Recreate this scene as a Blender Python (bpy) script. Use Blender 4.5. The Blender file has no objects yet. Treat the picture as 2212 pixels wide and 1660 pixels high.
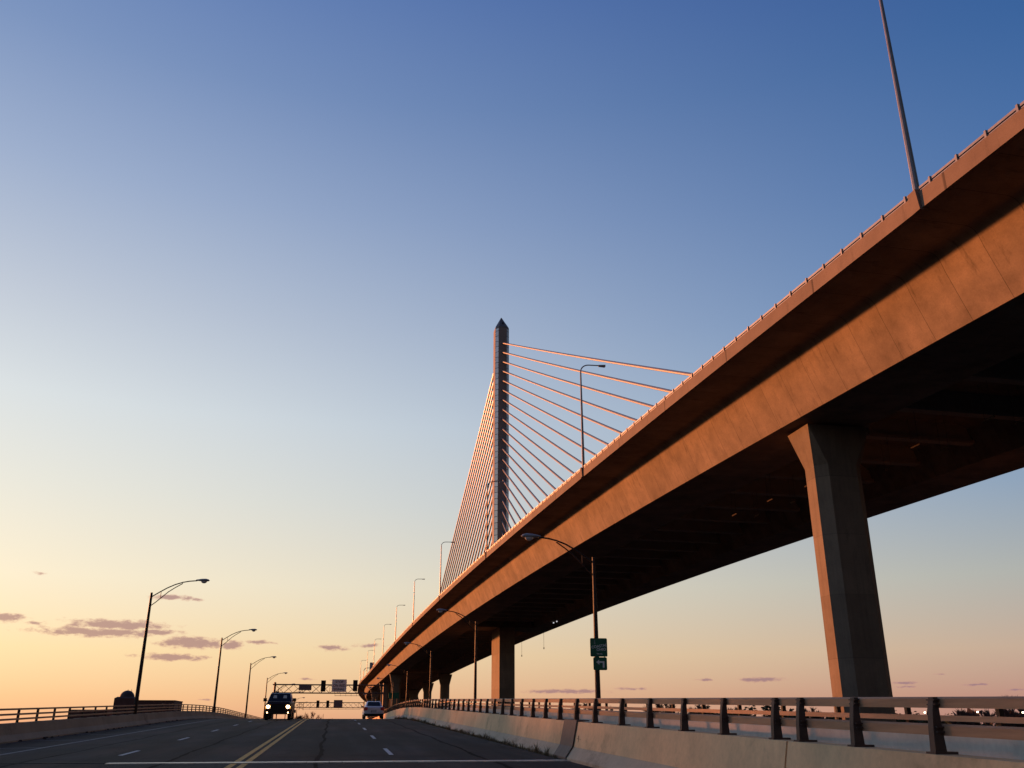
import bpy, bmesh, math, random
from mathutils import Vector, Matrix
import numpy as np
random.seed(7)
R = math.radians
scene = bpy.context.scene
COL = scene.collection

# ---------------------------------------------------------------- camera (eye at the origin)
cam = bpy.data.cameras.new('camera')
co = bpy.data.objects.new('camera', cam); COL.objects.link(co)
cam.sensor_width = 36.0
cam.lens = 36.0 * 1930.0 / 2212.0
cam.clip_start = 0.1; cam.clip_end = 9000
YAW, PITCH = R(10.65), R(20.9)
co.location = (0, 0, 0)
co.rotation_euler = (R(90) + PITCH, 0, -YAW)
scene.camera = co

# ---------------------------------------------------------------- light
SUN_AZ, SUN_EL = R(-38.0), R(5.3)
sun_dir = Vector((math.sin(SUN_AZ)*math.cos(SUN_EL), math.cos(SUN_AZ)*math.cos(SUN_EL), math.sin(SUN_EL)))
sl = bpy.data.lights.new('sun', 'SUN'); sl.energy = 5.0; sl.angle = R(1.9); sl.color = (1.0, 0.30, 0.088)
so = bpy.data.objects.new('sun', sl); COL.objects.link(so)
so.rotation_euler = sun_dir.to_track_quat('Z', 'Y').to_euler()

scene.view_settings.view_transform = 'Standard'
scene.view_settings.look = 'None'
scene.view_settings.exposure = 0.6
scene.view_settings.gamma = 1.0

def lin(c):
    return tuple(((v/255)/12.92 if v/255 <= .04045 else (((v/255)+.055)/1.055)**2.4) for v in c)

def pix_dir(x, y):                       # helper used only to turn measured cloud bearings into azimuth / elevation
    F = Vector((math.sin(YAW)*math.cos(PITCH), math.cos(YAW)*math.cos(PITCH), math.sin(PITCH)))
    Rt = Vector((math.cos(YAW), -math.sin(YAW), 0)); U = Rt.cross(F)
    d = F + Rt*((x-1106)/1930) - U*((y-830)/1930)
    return math.atan2(d.x, d.y), math.atan2(d.z, math.hypot(d.x, d.y))

world = bpy.data.worlds.new("World"); scene.world = world; world.use_nodes = True
def build_world():
    nt = world.node_tree; nt.nodes.clear(); N = nt.nodes.new; L = nt.links.new
    out = N('ShaderNodeOutputWorld')
    tc = N('ShaderNodeTexCoord')
    sep = N('ShaderNodeSeparateXYZ'); L(tc.outputs['Generated'], sep.inputs[0])
    def M(op, a, b=None, c=None, clamp=False):
        n = N('ShaderNodeMath'); n.operation = op; n.use_clamp = clamp
        for i, v in enumerate((a, b, c)):
            if v is None: continue
            if isinstance(v, (int, float)): n.inputs[i].default_value = v
            else: L(v, n.inputs[i])
        return n.outputs[0]
    x, y, z = sep.outputs
    el = M('ARCSINE', z)
    az = M('ARCTAN2', x, y)
    hl = M('SQRT', M('ADD', M('MULTIPLY', x, x), M('MULTIPLY', y, y)))
    dot = M('DIVIDE', M('ADD', M('MULTIPLY', x, math.sin(SUN_AZ)), M('MULTIPLY', y, math.cos(SUN_AZ))), M('MAXIMUM', hl, 1e-4))
    # elevation ramps, 0..90 degrees mapped with a square root so the horizon has room
    e01 = M('SQRT', M('MAXIMUM', M('DIVIDE', el, R(90)), 0.0))
    def ramp(stops):
        n = N('ShaderNodeValToRGB'); n.color_ramp.interpolation = 'B_SPLINE' if False else 'LINEAR'
        cr = n.color_ramp
        while len(cr.elements) > 1: cr.elements.remove(cr.elements[-1])
        for i, (deg, c) in enumerate(stops):
            p = math.sqrt(deg/90)
            e = cr.elements[0] if i == 0 else cr.elements.new(p)
            e.position = p; e.color = (*lin(c), 1)
        L(e01, n.inputs[0]); return n.outputs[0]
    SUNW = ramp(SKY_SUN); AWAY = ramp(SKY_AWAY)
    f = N('ShaderNodeMapRange'); f.interpolation_type = 'SMOOTHSTEP' if False else 'LINEAR'
    f.inputs['From Min'].default_value = 0.05; f.inputs['From Max'].default_value = 0.97
    L(dot, f.inputs['Value'])
    fp = M('POWER', f.outputs[0], 1.3)
    mix = N('ShaderNodeMix'); mix.data_type = 'RGBA'
    L(fp, mix.inputs[0]); L(AWAY, mix.inputs[6]); L(SUNW, mix.inputs[7])
    # clouds: low dusk streaks in azimuth/elevation
    comb = N('ShaderNodeCombineXYZ'); L(az, comb.inputs[0]); L(el, comb.inputs[1])
    sc = N('ShaderNodeVectorMath'); sc.operation = 'MULTIPLY'; sc.inputs[1].default_value = (1, 2.2, 1); L(comb.outputs[0], sc.inputs[0])
    nz = N('ShaderNodeTexNoise'); nz.inputs['Scale'].default_value = 75; nz.inputs['Detail'].default_value = 8; nz.inputs['Roughness'].default_value = .66
    L(sc.outputs[0], nz.inputs['Vector'])
    nv = nz.outputs['Fac']
    mn = None
    for (px, py, w, h, op) in CLOUDS:
        a0, e0 = pix_dir(px, py)
        w2 = w/1930*1.05; h2 = h/1930
        s1 = N('ShaderNodeVectorMath'); s1.operation = 'SUBTRACT'; s1.inputs[1].default_value = (a0, e0, 0); L(comb.outputs[0], s1.inputs[0])
        s2 = N('ShaderNodeVectorMath'); s2.operation = 'MULTIPLY'; s2.inputs[1].default_value = (1/w2, 1/h2, 0); L(s1.outputs[0], s2.inputs[0])
        s3 = N('ShaderNodeVectorMath'); s3.operation = 'LENGTH'; L(s2.outputs[0], s3.inputs[0])
        v = M('ADD', s3.outputs['Value'], 1.0-op)
        mn = v if mn is None else M('MINIMUM', mn, v)
    q = M('ADD', mn, M('MULTIPLY', M('SUBTRACT', nv, .5), 2.6))
    cm = N('ShaderNodeMapRange'); cm.interpolation_type = 'SMOOTHSTEP'
    cm.inputs['From Min'].default_value = 1.25; cm.inputs['From Max'].default_value = 0.45
    cm.inputs['To Min'].default_value = 0; cm.inputs['To Max'].default_value = .88
    L(q, cm.inputs['Value'])
    gate = N('ShaderNodeMapRange'); gate.inputs['From Min'].default_value = 2.0; gate.inputs['From Max'].default_value = 1.1; L(mn, gate.inputs['Value'])
    cmask = M('MULTIPLY', cm.outputs[0], gate.outputs[0])
    ccol = N('ShaderNodeMix'); ccol.data_type = 'RGBA'; L(f.outputs[0], ccol.inputs[0])
    ccol.inputs[6].default_value = (*lin((148, 118, 130)), 1); ccol.inputs[7].default_value = (*lin((170, 128, 124)), 1)
    edge = N('ShaderNodeMix'); edge.data_type = 'RGBA'; L(f.outputs[0], edge.inputs[0])
    edge.inputs[6].default_value = (*lin((190, 140, 132)), 1); edge.inputs[7].default_value = (*lin((226, 168, 140)), 1)
    cc2 = N('ShaderNodeMix'); cc2.data_type = 'RGBA'; L(M('MULTIPLY', cmask, 1.15, clamp=True), cc2.inputs[0]); L(edge.outputs[2], cc2.inputs[6]); L(ccol.outputs[2], cc2.inputs[7])
    mx2 = N('ShaderNodeMix'); mx2.data_type = 'RGBA'; L(cmask, mx2.inputs[0]); L(mix.outputs[2], mx2.inputs[6]); L(cc2.outputs[2], mx2.inputs[7])
    # below the horizon: dim haze colour
    low = N('ShaderNodeMapRange'); low.inputs['From Min'].default_value = -.02; low.inputs['From Max'].default_value = 0; L(z, low.inputs['Value'])
    bk = N('ShaderNodeMapRange'); bk.inputs['From Min'].default_value = -.75; bk.inputs['From Max'].default_value = .1
    bk.inputs['To Min'].default_value = 0; bk.inputs['To Max'].default_value = 1.0; L(dot, bk.inputs['Value'])
    tint = N('ShaderNodeMix'); tint.data_type = 'RGBA'; L(bk.outputs[0], tint.inputs[0]); tint.inputs[6].default_value = (.52, .36, .24, 1); tint.inputs[7].default_value = (1, 1, 1, 1)
    dk = N('ShaderNodeVectorMath'); dk.operation = 'MULTIPLY'; L(mx2.outputs[2], dk.inputs[0]); L(tint.outputs[2], dk.inputs[1])
    mx3 = N('ShaderNodeMix'); mx3.data_type = 'RGBA'; L(low.outputs[0], mx3.inputs[0]); mx3.inputs[6].default_value = (.012, .010, .010, 1); L(dk.outputs[0], mx3.inputs[7])
    bg = N('ShaderNodeBackground'); bg.inputs[1].default_value = 0.66; L(mx3.outputs[2], bg.inputs[0])
    sky = N('ShaderNodeTexSky'); sky.sky_type = 'NISHITA'; sky.sun_disc = False
    sky.sun_elevation = SUN_EL; sky.sun_rotation = SUN_AZ; sky.dust_density = 2.0; sky.ozone_density = 2.0
    bg2 = N('ShaderNodeBackground'); bg2.inputs[1].default_value = 0.006; L(sky.outputs[0], bg2.inputs[0])
    add = N('ShaderNodeAddShader'); L(bg.outputs[0], add.inputs[0]); L(bg2.outputs[0], add.inputs[1])
    L(add.outputs[0], out.inputs[0])

SKY_SUN = [(0, (236, 160, 122)), (1.5, (248, 197, 145)), (4, (251, 221, 170)), (8, (247, 233, 204)), (13, (230, 228, 216)), (18, (216, 222, 224)),
           (24, (189, 198, 212)), (31, (155, 172, 202)), (38, (122, 146, 188)), (46, (92, 122, 178)), (60, (62, 94, 158)), (90, (40, 66, 128))]
SKY_AWAY = [(0, (160, 114, 112)), (1.5, (178, 134, 126)), (4, (188, 162, 146)), (8, (164, 168, 166)), (13, (128, 152, 180)), (18, (106, 140, 180)),
            (24, (84, 124, 174)), (31, (70, 109, 163)), (38, (55, 96, 153)), (46, (42, 80, 144)), (60, (32, 60, 118)), (90, (26, 46, 98))]
CLOUDS = [(15, 1334, 34, 9, 1), (70, 1346, 18, 5, .7), (250, 1350, 95, 10, 1), (210, 1366, 110, 9, 1), (340, 1366, 50, 7, .9), (415, 1389, 62, 12, 1),
          (503, 1394, 20, 9, 1), (368, 1420, 66, 7, 1), (370, 1292, 45, 7, .8), (430, 1296, 22, 5, .6), (565, 1388, 34, 6, .7), (717, 1400, 34, 7, .85),
          (85, 1238, 22, 6, .35), (1230, 1494, 130, 7, .65), (1360, 1489, 60, 5, .6), (1523, 1469, 24, 4, .7), (1640, 1469, 55, 6, .75),
          (1950, 1476, 34, 4, .7), (1965, 1484, 30, 4, .6), (2035, 1457, 22, 3, .6), (2110, 1479, 40, 4, .6), (660, 1467, 22, 4, .6), (720, 1470, 20, 3, .5),
          (100, 1360, 20, 4, .5), (620, 1500, 30, 4, .4), (800, 1395, 60, 7, .5), (440, 1512, 25, 3, .5), (2200, 1490, 40, 4, .5)]
build_world()

# ---------------------------------------------------------------- helpers
def srgb(r, g, b): return lin((r, g, b))
def mat(name, col, rough=.8, var=.25, scale=3.0, bump=0.0, metal=0.0, emit=None, estr=0.0, stretch=(1, 1, 1), col2=None, spec=.4):
    m = bpy.data.materials.new(name); m.use_nodes = True
    nt = m.node_tree; b = nt.nodes['Principled BSDF']; N = nt.nodes.new; L = nt.links.new
    b.inputs['Roughness'].default_value = rough; b.inputs['Metallic'].default_value = metal
    b.inputs['Specular IOR Level'].default_value = spec
    tc = N('ShaderNodeTexCoord'); mp = N('ShaderNodeMapping'); mp.inputs['Scale'].default_value = stretch
    L(tc.outputs['Object'], mp.inputs[0])
    nz = N('ShaderNodeTexNoise'); nz.inputs['Scale'].default_value = scale; nz.inputs['Detail'].default_value = 6; nz.inputs['Roughness'].default_value = .65
    L(mp.outputs[0], nz.inputs['Vector'])
    r = N('ShaderNodeValToRGB'); r.color_ramp.elements[0].position = .3; r.color_ramp.elements[1].position = .7
    c2 = col2 if col2 else tuple(v*(1-var) for v in col)
    r.color_ramp.elements[0].color = (*c2, 1); r.color_ramp.elements[1].color = (*tuple(min(1, v*(1+var*.5)) for v in col), 1)
    L(nz.outputs['Fac'], r.inputs[0]); L(r.outputs[0], b.inputs['Base Color'])
    if bump:
        bp = N('ShaderNodeBump'); bp.inputs['Strength'].default_value = bump; bp.inputs['Distance'].default_value = .02
        L(nz.outputs['Fac'], bp.inputs['Height']); L(bp.outputs[0], b.inputs['Normal'])
    if emit:
        b.inputs['Emission Color'].default_value = (*emit, 1); b.inputs['Emission Strength'].default_value = estr
    return m

class MB:
    """collects shapes, then links them as ONE mesh object"""
    def __init__(s): s.v = []; s.f = []; s.uv = {}
    def add(s, vs, fs):
        o = len(s.v); s.v += [tuple(p) for p in vs]; s.f += [tuple(i+o for i in f) for f in fs]; return s
    def box(s, x0, x1, y0, y1, z0, z1):
        vs = [(x0,y0,z0),(x1,y0,z0),(x1,y1,z0),(x0,y1,z0),(x0,y0,z1),(x1,y0,z1),(x1,y1,z1),(x0,y1,z1)]
        return s.add(vs, [(0,3,2,1),(4,5,6,7),(0,1,5,4),(1,2,6,5),(2,3,7,6),(3,0,4,7)])
    def tube(s, pts, rad, n=8, cap=True):
        pts = [Vector(p) for p in pts]; k = len(pts)
        if not hasattr(rad, '__len__'): rad = [rad]*k
        vs = []; ref = None
        for i, p in enumerate(pts):
            d = (pts[min(i+1, k-1)] - pts[max(i-1, 0)]).normalized()
            a = Vector((0, 0, 1)) if abs(d.z) < .9 else Vector((0, 1, 0))
            if ref is None: u = d.cross(a).normalized()
            else: u = (ref - d*ref.dot(d)).normalized()
            ref = u; w = d.cross(u)
            for j in range(n):
                t = 2*math.pi*j/n
                vs.append(p + (u*math.cos(t) + w*math.sin(t))*rad[i])
        fs = [(i*n+j, i*n+(j+1) % n, (i+1)*n+(j+1) % n, (i+1)*n+j) for i in range(k-1) for j in range(n)]
        if cap: fs += [tuple(reversed(range(n))), tuple((k-1)*n+j for j in range(n))]
        return s.add(vs, fs)
    def loft(s, rings, cap=True):
        n = len(rings[0]); k = len(rings)
        vs = [p for r in rings for p in r]
        fs = [(i*n+j, i*n+(j+1) % n, (i+1)*n+(j+1) % n, (i+1)*n+j) for i in range(k-1) for j in range(n)]
        if cap: fs += [tuple(reversed(range(n))), tuple((k-1)*n+j for j in range(n))]
        return s.add(vs, fs)
    def build(s, name, m, parent=None, smooth=False, uvs=None):
        me = bpy.data.meshes.new(name); me.from_pydata(s.v, [], s.f)
        bm = bmesh.new(); bm.from_mesh(me); bmesh.ops.recalc_face_normals(bm, faces=bm.faces); bm.to_mesh(me); bm.free()
        if smooth:
            for p in me.polygons: p.use_smooth = True
            try: me.set_sharp_from_angle(angle=R(35))
            except Exception: pass
        if uvs:
            ul = me.uv_layers.new(name='UVMap')
            for lp in me.loops: ul.data[lp.index].uv = uvs[lp.vertex_index]
        me.materials.append(m)
        o = bpy.data.objects.new(name, me); COL.objects.link(o)
        if parent: o.parent = parent
        return o
def tag(o, label, cat, group=None):
    o['label'] = label; o['category'] = cat
    if group: o['group'] = group
    return o
def thing(name, label, cat, loc=(0, 0, 0), rz=0, group=None):
    o = bpy.data.objects.new(name, None); COL.objects.link(o); o.location = loc; o.rotation_euler = (0, 0, rz)
    o.empty_display_size = .1
    return tag(o, label, cat, group)
def struct(o, kind='structure'):
    o['kind'] = kind; return o
def kids(o): return [c for c in bpy.data.objects if c.parent == o]
def dup(o, parent=None):
    c = o.copy(); COL.objects.link(c)
    if parent: c.parent = parent
    for ch in kids(o):
        if ch is not c: dup(ch, c)
    return c
def text_mesh(name, body, size, m, parent, loc, extrude=.004, rot=(R(90), 0, 0), sx=1.0, bold=.0):
    cu = bpy.data.curves.new(name, 'FONT'); cu.body = body; cu.size = size; cu.align_x = 'CENTER'; cu.align_y = 'CENTER'
    cu.extrude = extrude; cu.offset = bold
    t = bpy.data.objects.new('tmp', cu); COL.objects.link(t)
    dg = bpy.context.evaluated_depsgraph_get(); dg.update()
    me = bpy.data.meshes.new_from_object(t.evaluated_get(dg)); bpy.data.objects.remove(t); bpy.data.curves.remove(cu)
    me.materials.clear(); me.materials.append(m)
    o = bpy.data.objects.new(name, me); COL.objects.link(o); o.parent = parent
    o.location = loc; o.rotation_euler = rot; o.scale = (sx, 1, 1)
    return o
ORD = ['nearest', 'second', 'third', 'fourth', 'fifth', 'sixth', 'seventh', 'eighth', 'ninth', 'tenth', 'eleventh', 'twelfth']

# ---------------------------------------------------------------- materials
def concrete(name, col, var=.3, joint=0.0, rough=.85, uv=False, stain=.5, pour=0.0):
    m = bpy.data.materials.new(name); m.use_nodes = True
    nt = m.node_tree; b = nt.nodes['Principled BSDF']; N = nt.nodes.new; L = nt.links.new
    b.inputs['Roughness'].default_value = rough; b.inputs['Specular IOR Level'].default_value = .25
    tc = N('ShaderNodeTexCoord'); src = tc.outputs['UV'] if uv else tc.outputs['Object']
    def noise(scale, st=(1, 1, 1), det=6):
        mp = N('ShaderNodeMapping'); mp.inputs['Scale'].default_value = st; L(src, mp.inputs[0])
        n = N('ShaderNodeTexNoise'); n.inputs['Scale'].default_value = scale; n.inputs['Detail'].default_value = det; n.inputs['Roughness'].default_value = .7
        L(mp.outputs[0], n.inputs['Vector']); return n.outputs['Fac']
    def mr(v, a, b_, c, d):
        n = N('ShaderNodeMapRange'); n.inputs['From Min'].default_value = a; n.inputs['From Max'].default_value = b_
        n.inputs['To Min'].default_value = c; n.inputs['To Max'].default_value = d; L(v, n.inputs['Value']); return n.outputs[0]
    def mul(a, b_):
        n = N('ShaderNodeMath'); n.operation = 'MULTIPLY'; L(a, n.inputs[0]); L(b_, n.inputs[1]); return n.outputs[0]
    big = mr(noise(.35), .3, .7, 1-var, 1+var*.35)
    fine = mr(noise(9), .3, .7, 1-var*.35, 1+var*.2)
    st = mr(noise(1.1, (1.4, .35, .35) if not uv else (1.6, .3, 1)), .56, .70, 1, 1-stain)
    fac = mul(mul(big, fine), st)
    if uv and joint:
        sp = N('ShaderNodeSeparateXYZ'); L(tc.outputs['UV'], sp.inputs[0])
        dv = N('ShaderNodeMath'); dv.operation = 'DIVIDE'; dv.inputs[1].default_value = joint; L(sp.outputs[0], dv.inputs[0])
        fr = N('ShaderNodeMath'); fr.operation = 'FRACT'; L(dv.outputs[0], fr.inputs[0])
        ln = mr(fr.outputs[0], .010, .018, .42, 1)
        fl = N('ShaderNodeMath'); fl.operation = 'FLOOR'; L(dv.outputs[0], fl.inputs[0])
        wn = N('ShaderNodeTexWhiteNoise'); wn.noise_dimensions = '1D'; L(fl.outputs[0], wn.inputs['W'])
        seg = mr(wn.outputs['Value'], 0, 1, .86, 1.1)
        fac = mul(mul(fac, ln), seg)
    if pour:
        sp = N('ShaderNodeSeparateXYZ'); L(tc.outputs['Object'], sp.inputs[0])
        dv = N('ShaderNodeMath'); dv.operation = 'DIVIDE'; dv.inputs[1].default_value = pour; L(sp.outputs[2], dv.inputs[0])
        fr = N('ShaderNodeMath'); fr.operation = 'FRACT'; L(dv.outputs[0], fr.inputs[0])
        fac = mul(fac, mr(fr.outputs[0], .008, .016, .8, 1))
        fl = N('ShaderNodeMath'); fl.operation = 'FLOOR'; L(dv.outputs[0], fl.inputs[0])
        wn = N('ShaderNodeTexWhiteNoise'); wn.noise_dimensions = '1D'; L(fl.outputs[0], wn.inputs['W'])
        fac = mul(fac, mr(wn.outputs['Value'], 0, 1, .9, 1.06))
        fac = mul(fac, mr(noise(2.2, (1.2, 1.2, .06)),   .45, .62, 1.03, .88))
    vm = N('ShaderNodeVectorMath'); vm.operation = 'SCALE'; vm.inputs[0].default_value = col; L(fac, vm.inputs['Scale'])
    L(vm.outputs[0], b.inputs['Base Color'])
    bp = N('ShaderNodeBump'); bp.inputs['Strength'].default_value = .25; bp.inputs['Distance'].default_value = .01
    L(noise(25), bp.inputs['Height']); L(bp.outputs[0], b.inputs['Normal'])
    return m

M_deck = concrete('girder_concrete', (.265, .208, .16), .45, joint=3.0, uv=True, stain=.5)
M_para = concrete('parapet_concrete', (.205, .158, .125), .22, joint=12.0, uv=True, stain=.25)
M_pier = concrete('pier_concrete', (.215, .175, .13), .22, stain=.2, pour=4.2)
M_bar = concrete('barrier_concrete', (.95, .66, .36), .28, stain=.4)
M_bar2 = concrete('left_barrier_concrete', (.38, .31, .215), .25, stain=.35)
M_outer = concrete('outer_parapet_concrete', (.60, .57, .47), .28, stain=.3)
M_beam = concrete('cross_beam_concrete', (.34, .30, .25), .15, stain=.1)
M_slab = concrete('slab_concrete', (.30, .29, .27), .2, stain=.2)
M_steel = mat('galvanised_steel', (.27, .26, .26), .45, .2, 4, metal=.6)
M_rail = mat('weathered_rail_steel', (.46, .26, .145), .6, .25, 2.0, stretch=(6, .4, 6))
M_post = mat('dark_post_steel', (.085, .055, .043), .65, .3, 5)
M_brownpost = mat('brown_lamp_steel', (.026, .017, .012), .6, .3, 4)
M_lampgrey = mat('grey_lamp_housing', (.30, .31, .33), .45, .15, 4)
M_lens = mat('lamp_glass_lens', (.75, .76, .78), .2, .1, 4, spec=.7)
M_white = mat('retroreflective_white', (.88, .84, .80), .55, .12, 6)
M_black = mat('matte_black', (.012, .011, .012), .6, .2, 6)
M_darksign = mat('sign_back_aluminium', (.16, .13, .14), .5, .2, 4)
M_letter = mat('letter_black', (.02, .02, .025), .6, .1, 6)
M_green = mat('highway_green', (.004, .13, .07), .45, .12, 4)
M_greenedge = mat('sign_edge', (.05, .08, .05), .5, .12, 4)
M_letterw = mat('letter_white', (.80, .85, .82), .5, .1, 6)
M_gantry = mat('gantry_steel', (.10, .07, .055), .6, .25, 3)
M_cable = mat('stainless_stay_sheath', (.23, .22, .225), .42, .12, 1.5, metal=.3, spec=.5)
M_glass = None
M_plate = mat('joint_cover_steel', (.13, .10, .085), .7, .25, 3)
M_jointw = mat('joint_header_concrete', (.90, .82, .66), .35, .25, 7, bump=.15, spec=.7)
M_yellow = mat('yellow_line_paint', (.75, .36, .03), .7, .35, 4, stretch=(1, .6, 1))
M_whitep = mat('white_line_paint', (.55, .55, .56), .7, .35, 5)
M_worn = mat('worn_white_paint', (.22, .22, .23), .75, .4, 6)
M_grass = mat('dry_grass_blades', (.20, .15, .08), .9, .4, 8)
M_dirt = mat('gutter_dirt', (.055, .042, .035), .95, .4, 6, bump=.5)
M_walk = concrete('sidewalk_concrete', (.30, .29, .27), .2)
M_bark = mat('bark', (.07, .055, .05), .9, .3, 5)
M_leafg = mat('green_leaves', (.05, .065, .028), .8, .4, .6)
M_leafb = mat('bare_twigs', (.085, .06, .055), .9, .35, .6)
M_brick = mat('dark_brick', (.10, .055, .05), .85, .25, .5)
M_dome = mat('dome_roofing', (.06, .045, .05), .7, .25, .5)
M_winglow = mat('dim_window', (.10, .09, .10), .25, .2, 2, spec=.7)

def asphalt():
    m = bpy.data.materials.new('asphalt'); m.use_nodes = True
    nt = m.node_tree; b = nt.nodes['Principled BSDF']; N = nt.nodes.new; L = nt.links.new
    b.inputs['Roughness'].default_value = .88; b.inputs['Specular IOR Level'].default_value = .2
    tc = N('ShaderNodeTexCoord')
    def nz(sc, st=(1, 1, 1), det=5):
        mp = N('ShaderNodeMapping'); mp.inputs['Scale'].default_value = st; L(tc.outputs['Object'], mp.inputs[0])
        n = N('ShaderNodeTexNoise'); n.inputs['Scale'].default_value = sc; n.inputs['Detail'].default_value = det; L(mp.outputs[0], n.inputs['Vector']); return n.outputs['Fac']
    def mr(v, a, b_, c, d):
        n = N('ShaderNodeMapRange'); n.inputs['From Min'].default_value = a; n.inputs['From Max'].default_value = b_
        n.inputs['To Min'].default_value = c; n.inputs['To Max'].default_value = d; L(v, n.inputs['Value']); return n.outputs[0]
    def mul(a, b_):
        n = N('ShaderNodeMath'); n.operation = 'MULTIPLY'; L(a, n.inputs[0]); L(b_, n.inputs[1]); return n.outputs[0]
    lanes = mr(nz(1.0, (.9, .035, 1)), .38, .62, .5, 1.45)
    patch = mr(nz(.5, (1, .35, 1)), .38, .62, .65, 1.3)
    grain = mr(nz(60, det=3), .3, .7, .7, 1.3)
    v = N('ShaderNodeTexVoronoi'); v.feature = 'DISTANCE_TO_EDGE'; v.inputs['Scale'].default_value = .28
    mp = N('ShaderNodeMapping'); mp.inputs['Scale'].default_value = (1, .35, 1)
    dn = N('ShaderNodeTexNoise'); dn.inputs['Scale'].default_value = 1.2; L(tc.outputs['Object'], dn.inputs['Vector'])
    ad = N('ShaderNodeVectorMath'); ad.operation = 'ADD'; L(tc.outputs['Object'], ad.inputs[0]); L(dn.outputs['Color'], ad.inputs[1])
    L(ad.outputs[0], mp.inputs[0]); L(mp.outputs[0], v.inputs['Vector'])
    crack = mr(v.outputs['Distance'], .0, .012, .45, 1)
    fac = mul(mul(mul(lanes, patch), grain), crack)
    vm = N('ShaderNodeVectorMath'); vm.operation = 'SCALE'; vm.inputs[0].default_value = (.030, .0245, .0235); L(fac, vm.inputs['Scale'])
    tn = N('ShaderNodeMix'); tn.data_type = 'RGBA'; L(mr(nz(.9, (1, .22, 1)), .4, .6, 0, 1), tn.inputs[0]); tn.inputs[6].default_value = (1.12, .96, .88, 1); tn.inputs[7].default_value = (.82, .92, 1.02, 1)
    v2 = N('ShaderNodeVectorMath'); v2.operation = 'MULTIPLY'; L(vm.outputs[0], v2.inputs[0]); L(tn.outputs[2], v2.inputs[1]); L(v2.outputs[0], b.inputs['Base Color'])
    bp = N('ShaderNodeBump'); bp.inputs['Strength'].default_value = .5; bp.inputs['Distance'].default_value = .006
    L(nz(90, det=2), bp.inputs['Height']); L(bp.outputs[0], b.inputs['Normal'])
    return m
M_asph = asphalt()

# ---------------------------------------------------------------- the road we stand on
H_EYE = 1.5; G0 = .025; Y1, Y2, KK = 68.0, 111.0, 4.07e-4
def road(y):
    z = -H_EYE + G0*y
    if y > Y1:
        u = min(y, Y2) - Y1; z -= KK*u*u
    if y > Y2: z -= .035*(y - Y2)
    return z
YS = [-30 + 3*i for i in range(20)] + [30 + 2*i for i in range(50)] + [130 + 15*i for i in range(22)]
def along(profile, y0, y1, name, m, parent=None, dz=0.0, smooth=False, uv=False):
    """sweep a closed (x, z) profile along the road"""
    ys = sorted(set([y0, y1] + [y for y in YS if y0 < y < y1]))
    b = MB(); b.loft([[(x, y, road(y)+z+dz) for x, z in profile] for y in ys])
    return b.build(name, m, parent, smooth)
def strip(x0, x1, y0, y1, name, m, dz, lean=0.0, parent=None, b=None):
    ys = sorted(set([y0, y1] + [y for y in YS if y0 < y < y1]))
    own = b is None
    if own: b = MB()
    vs = []; fs = []
    for i, y in enumerate(ys):
        vs += [(x0, y, road(y)+dz), (x1, y, road(y)+dz)]
        if i: fs.append((2*i-2, 2*i-1, 2*i+1, 2*i))
    b.add(vs, fs)
    if own: return b.build(name, m, parent)
XL, XR = -11.6, 6.45
struct(strip(XL-.1, XR+.1, -30, 445, 'road', M_asph, 0))
e = MB(); strip(-9.08, -8.95, -30, 445, '', None, .004, b=e); struct(e.build('edge_line', M_worn))
e = MB(); strip(-2.38, -2.23, -30, 445, '', None, .004, b=e); strip(-2.11, -1.96, -30, 445, '', None, .004, b=e); struct(e.build('centre_line', M_yellow))
e = MB()
for k in range(-3, 30): strip(1.67, 1.80, 28.0+11.3*k, 31.6+11.3*k, '', None, .004, b=e)
for k in range(-4, 30): strip(-5.80, -5.67, 28.4+10.1*k, 31.0+10.1*k, '', None, .004, b=e)
struct(e.build('lane_line', M_whitep))
e = MB()
for k in range(0, 6):
    y = 27.0+6.0*k; z = road(y)+.004
    e.add([(-11.15, y-.8, road(y-.8)+.004), (-9.1, y+.0, z), (-9.1, y+.14, road(y+.14)+.004), (-11.15, y-.66, road(y-.66)+.004)], [(0, 1, 2, 3)])
struct(e.build('shoulder_hatching', M_worn))
e = MB(); rg = random.Random(8)
for xs, w in ((-.30, .07), (-4.05, .06), (4.15, .07), (-7.4, .05)):
    vs = []; fs = []; y = -20.0; i = 0
    while y < 110:
        xx = xs+.05*math.sin(y*.7+xs)+rg.uniform(-.02, .02); ww = w*rg.uniform(.5, 1.1)
        vs += [(xx-ww, y, road(y)+.003), (xx+ww, y, road(y)+.003)]
        if i: fs.append((2*i-2, 2*i-1, 2*i+1, 2*i))
        i += 1; y += rg.uniform(.4, .9)
    e.add(vs, fs)
for k in range(7):
    y0 = 27.5+k*rg.uniform(8, 9.5); xa = rg.uniform(-8.5, -2.6) if k % 2 else rg.uniform(-1.7, 3); xb = xa+rg.uniform(2, 4.5); vs = []; fs = []
    for i in range(14):
        x = xa+(xb-xa)*i/13; yy = y0+.25*math.sin(x*1.7+k)+rg.uniform(-.05, .05); ww = rg.uniform(.025, .06)
        vs += [(x, yy-ww, road(yy)+.0035), (x, yy+ww, road(yy)+.0035)]
        if i: fs.append((2*i-2, 2*i, 2*i+1, 2*i-1))
    e.add(vs, fs)
struct(e.build('tar_seam', mat('tar', (.012, .010, .010), .95, .3, 5, spec=.05)))
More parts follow.
